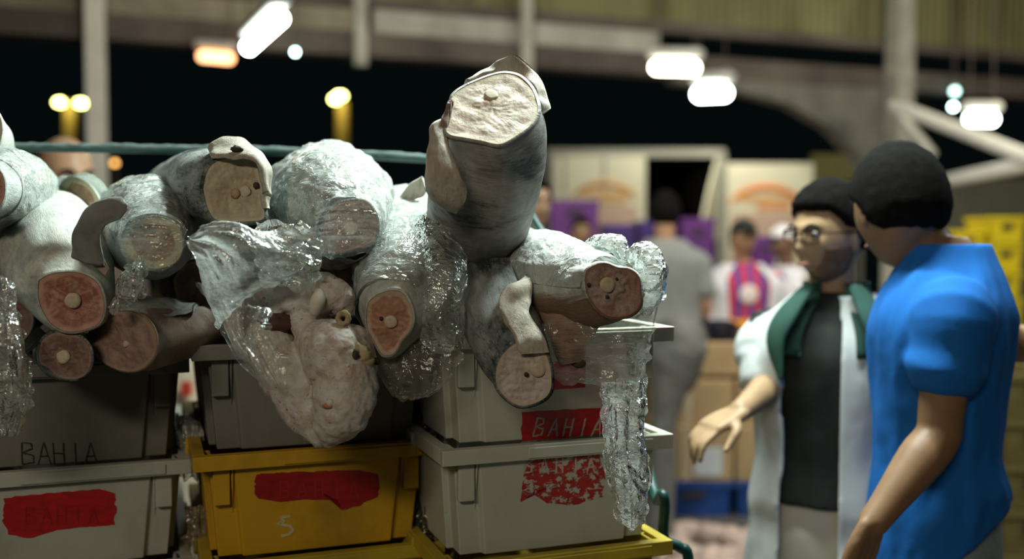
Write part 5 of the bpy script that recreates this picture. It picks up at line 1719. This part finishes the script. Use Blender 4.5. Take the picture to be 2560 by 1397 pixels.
m_hair = plain('black_hair', (0.007, 0.006, 0.006), 0.9, 0.4, 60, spec=0.06, bump=0.6, bscale=300)
m_dark = plain('dark_brown_detail', (0.02, 0.014, 0.010), 0.9, 0.2, spec=0.1)
m_eye = plain('eye_white', (0.30, 0.27, 0.23), 0.5, 0.02)
m_iris = plain('dark_iris', (0.02, 0.012, 0.01), 0.2, 0.1)
m_lip = plain('lip_skin', (0.34, 0.13, 0.10), 0.5, 0.1)
m_shoe = plain('dark_shoe', (0.03, 0.03, 0.03), 0.6, 0.2)


def skin_tone(name, c, c2=None):
    t = NT(name)
    v = t.obj()
    n = t.noise(v, 18, 4)
    col = t.mix(t.ramp(n, [(0.35, 0), (0.65, 1)]), c, tuple(x * 0.86 for x in c))
    return t.done(t.principled(col, 0.5, 0, 0.4, t.bump(t.noise(v, 220, 3), 0.12, 0.001), Subsurface_Weight=0.12, Subsurface_Scale=0.01, Subsurface_Radius=(1.0, 0.35, 0.2)))


def person(label, loc, yaw, s, skin, head=(0, 0, 0), head_off=(0, 0, 0), arms=None, hands=None, top=None, bottom=None, hair=None, cap=None, beard=None,
           glasses=False, vox=0.010, coat=None, sleeves=0.5, lean=(0, 0), extra=None, face=True, wid=1.0, world_arms=False, bald=False, legs=True):
    """face towards local -y; arms = {'L': (elbow, wrist), 'R': ...} local, L at +x"""
    root = empty('person', (loc[0], loc[1], 0), label, 'person', None, yaw)
    W2L = (Matrix.Translation((loc[0], loc[1], 0)) @ Matrix.Rotation(yaw, 4, 'Z')).inverted()

    def loc_pt(p):
        return np.array(W2L @ Vector(tuple(p))) if world_arms else np.asarray(p, float)
    mb = MB()
    hc = np.array([lean[0], lean[1] - 0.015, 1.655 * s]) + np.array(head_off)
    HM = Matrix.Translation(Vector(hc)) @ Matrix.Rotation(head[0], 4, 'Z') @ Matrix.Rotation(head[1], 4, 'X') @ Matrix.Rotation(head[2], 4, 'Y') @ Matrix.Scale(s, 4)
    v, f = head_mesh()
    add_tf(mb, v, f, HM)
    for sg in (-1, 1):   # ears
        em = HM @ Matrix.Translation((sg * 0.077, 0.006, -0.004)) @ Matrix.Rotation(sg * 0.5, 4, 'Z') @ Matrix.Rotation(-0.15, 4, 'X')
        a = [(sg * 0.004 * 0, 0.002, -0.030), (sg * 0.004, 0.012, -0.012), (sg * 0.008, 0.017, 0.012), (sg * 0.006, 0.004, 0.030), (0, -0.012, 0.024)]
        vv, ff = tube_mesh(a, [0.006, 0.0055, 0.0055, 0.0055, 0.004], 8, 4)
        add_tf(mb, vv, ff, em)
        e2 = MB().ball((0, 0, 0), (0.0065, 0.017, 0.030), 12, 8)
        add_tf(mb, e2.v, e2.f, em)
    nb = np.array([lean[0], lean[1] + 0.004, 1.42 * s])
    mb.tube([nb, (nb + hc) / 2 + np.array([0, 0.02, -0.02]) * s, hc + np.array([0, 0.022, -0.05]) * s], [0.060 * s, 0.057 * s, 0.060 * s], 20, 4, up=(0, 1, 0))
    rows = torso_rows(s, -0.012, wid, 1.0, lean)
    loft(mb, rows, 32)
    sh = {}
    for sd, sg in (('R', -1), ('L', 1)):
        sh[sd] = np.array([sg * 0.176 * s * wid + lean[0], 0.012 * s + lean[1], 1.385 * s])
        el, wr = (arms or {}).get(sd, (None, None))
        if el is None:
            el = np.array([sg * 0.235 * s, 0.03, 1.12 * s]); wr = np.array([sg * 0.235 * s, -0.06, 0.87 * s])
        else: el, wr = loc_pt(el), loc_pt(wr)
        limb(mb, sh[sd], el, wr, ARM, s)
        sh[sd + 'e'], sh[sd + 'w'] = el, wr
        hp = (hands or {}).get(sd, {})
        fw = hp.get('fwd'); pn = hp.get('palm')
        if world_arms and fw is not None:
            r3 = W2L.to_3x3(); fw = np.array(r3 @ Vector(fw)); pn = np.array(r3 @ Vector(pn))
        if fw is None: fw, pn = wr - el, (-sg, 0, 0)
        hand(mb, wr, fw, pn, s, hp.get('curl', 0.4), hp.get('side', -sg), hp.get('point', False))
    for sg in (-1, 1):
        hip = np.array([sg * 0.088 * s, 0, 0.93 * s]); kn = np.array([sg * 0.095 * s, -0.01, 0.50 * s]); an = np.array([sg * 0.10 * s, 0.02, 0.09 * s])
        mb.tube([hip, (hip + kn) / 2, kn, kn + (an - kn) * 0.35, an], [0.080 * s, 0.068 * s, 0.050 * s, 0.052 * s, 0.034 * s], 16, 3, up=(0, 1, 0))
        mb.tube([an + np.array([0, 0.03, -0.045 * s]), an + np.array([0, -0.05, -0.05 * s]), an + np.array([0, -0.15 * s, -0.062 * s])], [0.032 * s, 0.034 * s, 0.022 * s], 12, 3)
    body = mb.build('body', skin, root, True, local=True)
    fuse(body, vox, 3, 0.5)

    def on_head(name, vv, ff, mat, par=None):
        return put(name, [tuple(HM @ Vector(tuple(p))) for p in vv], ff, mat, par or root, True, None, True)
    if hair:
        hv, hf = head_mesh(hair_off(**hair)); on_head('hair', hv, hf, m_hair)
    if beard:
        def bo(x, y, z):
            a = sstep(0.18, 0.32, -z) * sstep(-0.55, -0.2, -abs(0) + (-y) * 0 + 0.0) if False else sstep(0.10, 0.30, -z)
            b = 1 - sstep(0.0, 0.35, y)
            ch = 1 - math.exp(-((x) / 0.30) ** 2) * math.exp(-((z + 0.38) / 0.26) ** 2) * (1 if y < 0 else 0) * 1.3
            k = a * b * max(0, ch) * (1 if y > -0.72 else 0.5)
            return -0.006 + 0.0085 * sstep(0.35, 0.7, k)
        hv, hf = head_mesh(bo); on_head('beard', hv, hf, m_hair if beard is True else beard)
    if face:
        for sg in (-1, 1):
            e = MB().ball((sg * 0.031, -0.0815, 0.006), (0.0115, 0.0105, 0.0105), 14, 10); on_head('eye', e.v, e.f, m_eye)
            e = MB().ball((sg * 0.031 + 0.0, -0.0915, 0.006), (0.0052, 0.0016, 0.0052), 12, 8); on_head('iris', e.v, e.f, m_iris)
            e = MB().tube([(sg * 0.014, -0.099, 0.024), (sg * 0.032, -0.099, 0.030), (sg * 0.050, -0.087, 0.024)], [0.0030, 0.0038, 0.0024], 8, 4); on_head('eyebrow', e.v, e.f, m_dark)
        e = MB().tube([(-0.022, -0.0915, -0.066), (-0.010, -0.102, -0.0635), (0, -0.103, -0.0655), (0.010, -0.102, -0.0635), (0.022, -0.0915, -0.066)], [0.002, 0.0048, 0.0045, 0.0048, 0.002], 8, 4); on_head('lips', e.v, e.f, m_lip)
    if glasses:
        g = MB()
        for sg in (-1, 1):
            pts = []
            for a in np.linspace(0, 2 * math.pi, 17):
                c, q = math.cos(a), math.sin(a)
                pts.append((sg * 0.033 + 0.025 * math.copysign(abs(c) ** 0.6, c), -0.1085 + 0.010 * abs(sg * 0.033 + 0.025 * c) / 0.06, 0.003 + 0.017 * math.copysign(abs(q) ** 0.7, q)))
            g.tube(pts, [0.0012 + 0.0022 * max(0, math.sin(a)) for a in np.linspace(0, 2 * math.pi, 17)], 8, 2, up=(0, 1, 0))
            g.tube([(sg * 0.058, -0.098, 0.010), (sg * 0.076, -0.06, 0.010), (sg * 0.083, 0.0, 0.008), (sg * 0.081, 0.022, -0.004)], [0.0018] * 4, 8, 4)
        g.tube([(-0.010, -0.110, 0.008), (0, -0.114, 0.010), (0.010, -0.110, 0.008)], [0.0018] * 3, 8, 3)
        on_head('glasses', g.v, g.f, m_dark)
    if cap:
        def co(x, y, z):
            line = 0.38 if y < 0 else 0.30
            s_ = (z - line) / 0.08
            return -0.014 if s_ <= 0 else -0.014 + 0.034 * min(1, s_) ** 0.5
        hv, hf = head_mesh(co)
        c_ = on_head('cap', hv, hf, cap)
        if cap is not None:
            b = MB()
            loft(b, [(0, -0.11, 0.050, 0.055, 0.060), (0, -0.115, 0.056, 0.058, 0.062)], 28, 2.0)
            on_head('cap_visor', b.v, b.f, cap, root)
    # clothes
    if top:
        tm, dx, z0, sl = top['mat'], top.get('dx', 0.014), top.get('z0', 0.86), top.get('sleeve', 0.6)
        tb = MB()
        rr = torso_rows(s, dx, wid, top.get('belly', 1.0), lean)
        rr = [(0 + lean[0] * 0, 0, z0 * s, rr[0][3] * 1.02, rr[0][4] * 1.04)] + rr[(1 if z0 > 0.8 else 0):-1]
        nk = rr[-1]
        rr[-1] = (nk[0], nk[1], nk[2] + 0.004 * s, nk[3] * top.get('neck', 1.0), nk[4] * top.get('neck', 1.0))
        loft(tb, rr, 56, fold=top.get('fold', 0.035), seed=top.get('seed', 0))
        if top.get('tilt'):   # hem that rises towards the back
            tb.v = [(x, y, z + top['tilt'] * (y + 0.06) * max(0.0, 1 - (z - z0 * s) / 0.25)) for x, y, z in tb.v]
        for sd, sg in (('R', -1), ('L', 1)):
            a, e, w = sh[sd], sh[sd + 'e'], sh[sd + 'w']
            if sl <= 1:
                en = a + (e - a) * sl
                tb.tube([a + np.array([-sg * 0.05, 0, -0.01]) * s, a + (en - a) * 0.15, a + (en - a) * 0.6, en], [0.070 * s, 0.072 * s, 0.068 * s, 0.070 * s], 24, 4, up=(0.1, 0.1, 1), rough=0.10, seed=sg)
            else:
                en = e + (w - e) * (sl - 1)
                tb.tube([a + np.array([-sg * 0.05, 0, -0.01]) * s, a + (e - a) * 0.3, e, e + (en - e) * 0.5, en], [0.072 * s, 0.072 * s, 0.060 * s, 0.056 * s, 0.052 * s], 24, 4, up=(0.1, 0.1, 1), rough=0.10, seed=sg)
        o = tb.build(top.get('name', 'shirt'), tm, root, True, local=True)
        fuse(o, max(vox, 0.007), 2, 0.5)
        if top.get('label'): o['label'] = top['label']
    if coat:
        cb = MB()
        rr = torso_rows(s, coat.get('dx', 0.034), wid, 1.0, lean)
        rr = [(0, 0, coat.get('z0', 0.55) * s, rr[0][3] * 1.12, rr[0][4] * 1.25), (0, 0, 0.75 * s, rr[0][3] * 1.08, rr[0][4] * 1.15)] + rr[:-1]
        loft(cb, rr, 70, arc=coat.get('arc', (-60, 240)), inner=0.010, fold=0.04, seed=3)
        for sd, sg in (('R', -1), ('L', 1)):
            a, e, w = sh[sd], sh[sd + 'e'], sh[sd + 'w']
            sl = coat.get('sleeve', 2.0)
            en = e + (w - e) * max(0, sl - 1) if sl > 1 else a + (e - a) * sl
            mid = e if sl > 1 else a + (en - a) * 0.6
            cb.tube([a + np.array([-sg * 0.04, 0, 0.0]) * s, a + (mid - a) * 0.35, mid, en], [0.076 * s, 0.080 * s, coat.get('srad', 0.074) * s, coat.get('srad', 0.072) * s], 24, 5, up=(0.1, 0.1, 1), rough=0.14, seed=sg + 4)
        o = cb.build(coat.get('name', 'coat'), coat['mat'], root, True, local=True)
        fuse(o, 0.0075, 2, 0.4)
    if bottom:
        bb = MB()
        rr = [(0, 0, 0.80 * s, 0.165 * s * wid, 0.115 * s), (0, 0, 0.92 * s, 0.180 * s * wid, 0.122 * s), (0, 0, 1.02 * s, 0.162 * s * wid, 0.110 * s)]
        loft(bb, rr, 40)
        for sg in (-1, 1):
            hip = np.array([sg * 0.090 * s, 0, 0.88 * s]); kn = np.array([sg * 0.10 * s, -0.01, 0.50 * s]); an = np.array([sg * 0.105 * s, 0.02, 0.08 * s])
            bb.tube([hip, (hip + kn) / 2, kn, (kn + an) / 2, an], [0.100 * s, 0.090 * s, 0.074 * s, 0.068 * s, 0.062 * s], 24, 4, up=(0, 1, 0), rough=0.06, seed=sg)
        o = bb.build(bottom.get('name', 'trousers'), bottom['mat'], root, True, local=True)
        fuse(o, 0.010, 2, 0.4)
        for sg in (-1, 1):
            c = MB().tube([(sg * 0.10 * s, 0.075, 0.045 * s), (sg * 0.10 * s, 0.0, 0.055 * s), (sg * 0.10 * s, -0.10 * s, 0.045 * s), (sg * 0.10 * s, -0.17 * s, 0.032 * s)], [0.042 * s, 0.046 * s, 0.044 * s, 0.030 * s], 16, 4, 1.05)
            c.build('shoe', m_shoe, root, True, local=True)
    return root, HM, sh


# --- the young man in the blue T-shirt, seen from behind
m_skin_a = skin_tone('brown_skin', (0.27, 0.15, 0.08))
m_skin_b = skin_tone('light_brown_skin', (0.40, 0.255, 0.14))
m_skin_c = skin_tone('tan_skin', (0.42, 0.24, 0.14))
m_skin_d = skin_tone('dark_brown_skin', (0.20, 0.11, 0.065))
m_blue_tee = plain('blue_cotton', (0.012, 0.135, 0.48), 0.85, 0.12, 6, spec=0.2, bump=0.25, bscale=24)
m_jeans = plain('pale_denim', (0.22, 0.28, 0.30), 0.85, 0.2, 12, bump=0.2, bscale=80)
D1 = 2.05
L1 = (on_z(2358, 0, D1)[0], D1 + 0.02)
p1, hm1, sh1 = person('young man with short black hair in a bright blue T-shirt, seen from behind', L1, math.radians(-108), 1.055, m_skin_a,
    head=(math.radians(-62), 0.12, 0.0), head_off=(0.0, -0.066, -0.088), world_arms=True,
    arms={'L': (Wp(2345, 1090, 1.90), Wp(2180, 1310, 1.84)), 'R': (Wp(2535, 860, 2.30), Wp(2660, 850, 2.36))},
    hands={'L': dict(fwd=(-0.35, 0.05, -1), palm=(-0.6, 0.8, 0.1), curl=0.5, side=1), 'R': dict(fwd=(1, 0, 0.3), palm=(0, 0, -1), curl=0.5, side=1)},
    top=dict(mat=m_blue_tee, dx=0.014, z0=0.86, sleeve=0.50, belly=0.94, tilt=0.8, name='t_shirt', neck=1.02, fold=0.06), bottom=dict(mat=m_jeans, name='jeans'),
    hair=dict(front=0.52, side=0.05, back=-0.42, th=0.016), vox=0.005, wid=0.93)
# small print on the back of the shirt
pr = MB()
for (x, y0, y1) in ((2478, 800, 812), (2482, 822, 880)):
    c = Wp(x, (y0 + y1) / 2, 2.13); h_ = (y1 - y0) / FPX * 2.13
    pr.box(c[0] - 0.004, c[0] + 0.006, c[1] - 0.03, c[1] + 0.03, c[2] - h_ / 2, c[2] + h_ / 2)
pr.build('shirt_print', plain('pinkish_white_print', (0.6, 0.5, 0.52), 0.7, 0.05), p1)

# --- the man with glasses in the white coat
m_coat = plain('white_coat_cloth', (0.52, 0.55, 0.56), 0.8, 0.06, 5, spec=0.2, bump=0.2, bscale=20)
m_greencloth = plain('dark_green_cloth', (0.025, 0.070, 0.055), 0.8, 0.15, 8, spec=0.2)
m_blackcloth = plain('black_cloth', (0.010, 0.013, 0.012), 0.7, 0.3, 8, spec=0.3, bump=0.3, bscale=22)
m_whitetr = plain('off_white_trousers', (0.58, 0.58, 0.52), 0.85, 0.1, 6, bump=0.2, bscale=20)
m_stub = plain('dark_stubble', (0.17, 0.10, 0.058), 0.9, 0.3, 60, spec=0.1)
D2 = 2.45
L2 = (on_z(2090, 0, D2)[0], D2)
p2, hm2, sh2 = person('man with glasses and dark hair in a white coat over black, pointing left', L2, math.radians(-24), 0.975, m_skin_b,
    head=(math.radians(-36), 0.06, 0.0), head_off=(-0.012, -0.02, -0.012), world_arms=True,
    arms={'R': (Wp(1938, 955, 2.48), Wp(1850, 1028, 2.28)), 'L': (Wp(2215, 1000, 2.66), Wp(2200, 1220, 2.50))},
    hands={'R': dict(fwd=(-0.85, -0.35, -0.35), palm=(0.1, 0.1, -1), curl=0.55, side=1, point=False), 'L': dict(fwd=(0, -0.1, -1), palm=(-1, 0, 0), curl=0.4, side=-1)},
    top=dict(mat=m_blackcloth, dx=0.014, z0=0.975, sleeve=0.4, name='shirt', neck=1.0, fold=0.05),
    coat=dict(mat=m_coat, dx=0.036, z0=0.50, arc=(-84, 240), sleeve=0.98, srad=0.088), bottom=dict(mat=m_whitetr),
    hair=dict(front=0.50, side=0.16, back=-0.35, th=0.016, top=0.010), beard=m_stub, glasses=True, vox=0.0045, wid=1.0)
cl = MB()
s2 = 0.975
loft(cl, [(0, 0.0, 1.35 * s2, 0.186 * s2, 0.158 * s2), (0, 0.0, 1.40 * s2, 0.178 * s2, 0.145 * s2), (0, 0.004, 1.445 * s2, 0.140 * s2, 0.116 * s2), (0, 0.012, 1.485 * s2, 0.088 * s2, 0.088 * s2), (0, 0.012, 1.525 * s2, 0.082 * s2, 0.082 * s2)], 50, arc=(-72, 252), inner=0.006, sub=3)
for sg in (-1, 1):
    cl.tube([(sg * 0.060, -0.085, 1.51 * s2), (sg * 0.100, -0.125, 1.445 * s2), (sg * 0.120, -0.145, 1.385 * s2), (sg * 0.105, -0.165, 1.30 * s2)], [0.024, 0.040, 0.034, 0.010], 12, 4, 0.35, up=(sg, 1, 0))
o = cl.build('collar', m_greencloth, p2, True, local=True)

# --- people further back
m_grey = plain('grey_cotton', (0.22, 0.235, 0.22), 0.85, 0.08, 5, bump=0.2, bscale=18)
m_dtr = plain('dark_trousers', (0.05, 0.05, 0.05), 0.85, 0.2, 5)
person('man in a loose grey T-shirt with his back to us, left of the striped jersey', (on_z(1662, 0, 6.25)[0], 6.25), math.radians(175), 1.055, m_skin_c, wid=1.12,
       top=dict(mat=m_grey, dx=0.034, z0=0.72, sleeve=0.75, name='t_shirt'), bottom=dict(mat=m_dtr), hair=dict(front=0.5, side=0.0, back=-0.6, th=0.018))
t = NT('striped_jersey_cloth')
v = t.obj()
sx = t.n('ShaderNodeSeparateXYZ', {0: v}).outputs[0]
w_ = t.math('SINE', t.math('MULTIPLY', sx, 78.0))
m_jersey = t.done(t.principled(t.mix(t.ramp(t.math('ADD', t.math('MULTIPLY', w_, 0.5), 0.5), [(0.45, 0), (0.55, 1)]), (0.55, 0.035, 0.04), (0.05, 0.06, 0.28)), 0.8, 0, 0.2))
m_wcoat = plain('bright_white_coat', (0.68, 0.68, 0.70), 0.8, 0.05, 5)
p4, hm4, sh4 = person('man in black cap and open white coat over a red and blue striped jersey', (on_z(1856, 0, 6.35)[0], 6.35), math.radians(6), 0.955, m_skin_c, wid=1.32,
       top=dict(mat=m_jersey, dx=0.014, z0=0.86, sleeve=0.4, name='jersey'), coat=dict(mat=m_wcoat, dx=0.038, z0=0.60, arc=(-62, 242), sleeve=1.85),
       bottom=dict(mat=m_dtr), hair=dict(front=0.5, side=0.0, back=-0.6, th=0.012), cap=m_blackcloth,
       arms={'R': ((-0.27, -0.02, 1.12), (-0.28, -0.16, 0.90)), 'L': ((0.27, 0.0, 1.12), (0.27, -0.12, 0.88))})
MB().ball((0.0, -0.128, 1.235), (0.060, 0.010, 0.062), 20, 10).build('jersey_badge', plain('pale_badge', (0.70, 0.62, 0.58), 0.7, 0.05), p4, True, local=True)
person('worker in white cap and white shirt, half hidden behind the man with glasses', (on_z(1962, 0, 6.6)[0], 6.6), math.radians(-62), 0.935, m_skin_d,
       top=dict(mat=m_wcoat, dx=0.03, z0=0.80, sleeve=1.6), bottom=dict(mat=m_dtr), cap=m_wcoat)
m_brownsh = plain('dark_brown_cloth', (0.06, 0.035, 0.025), 0.85, 0.2, 5)
person('bald man with a dark brown shirt behind the green rail at the left', (on_z(158, 0, 3.1)[0], 3.1), math.radians(48), 1.075, m_skin_c,
       head=(0.0, 0.12, 0.0), top=dict(mat=m_brownsh, dx=0.02, z0=0.84, sleeve=0.6), bottom=dict(mat=m_dtr), hair=None, vox=0.008)
person('dark-haired man mostly hidden behind the tall upright fish trunk', (on_z(1322, 0, 4.4)[0], 4.4), math.radians(30), 1.05, m_skin_c,
       top=dict(mat=plain('cream_shirt', (0.5, 0.45, 0.35), 0.8, 0.1), dx=0.02, sleeve=0.6), bottom=dict(mat=m_dtr), hair=dict(front=0.5, side=0.0, back=-0.6, th=0.016))
person('person in a purple top standing in front of the truck', (on_z(1452, 0, 8.2)[0], 8.2), 0.1, 0.985, m_skin_b,
       top=dict(mat=m_purple, dx=0.02, sleeve=1.8), bottom=dict(mat=m_dtr), hair=dict(front=0.5, side=0.0, back=-0.6, th=0.014))
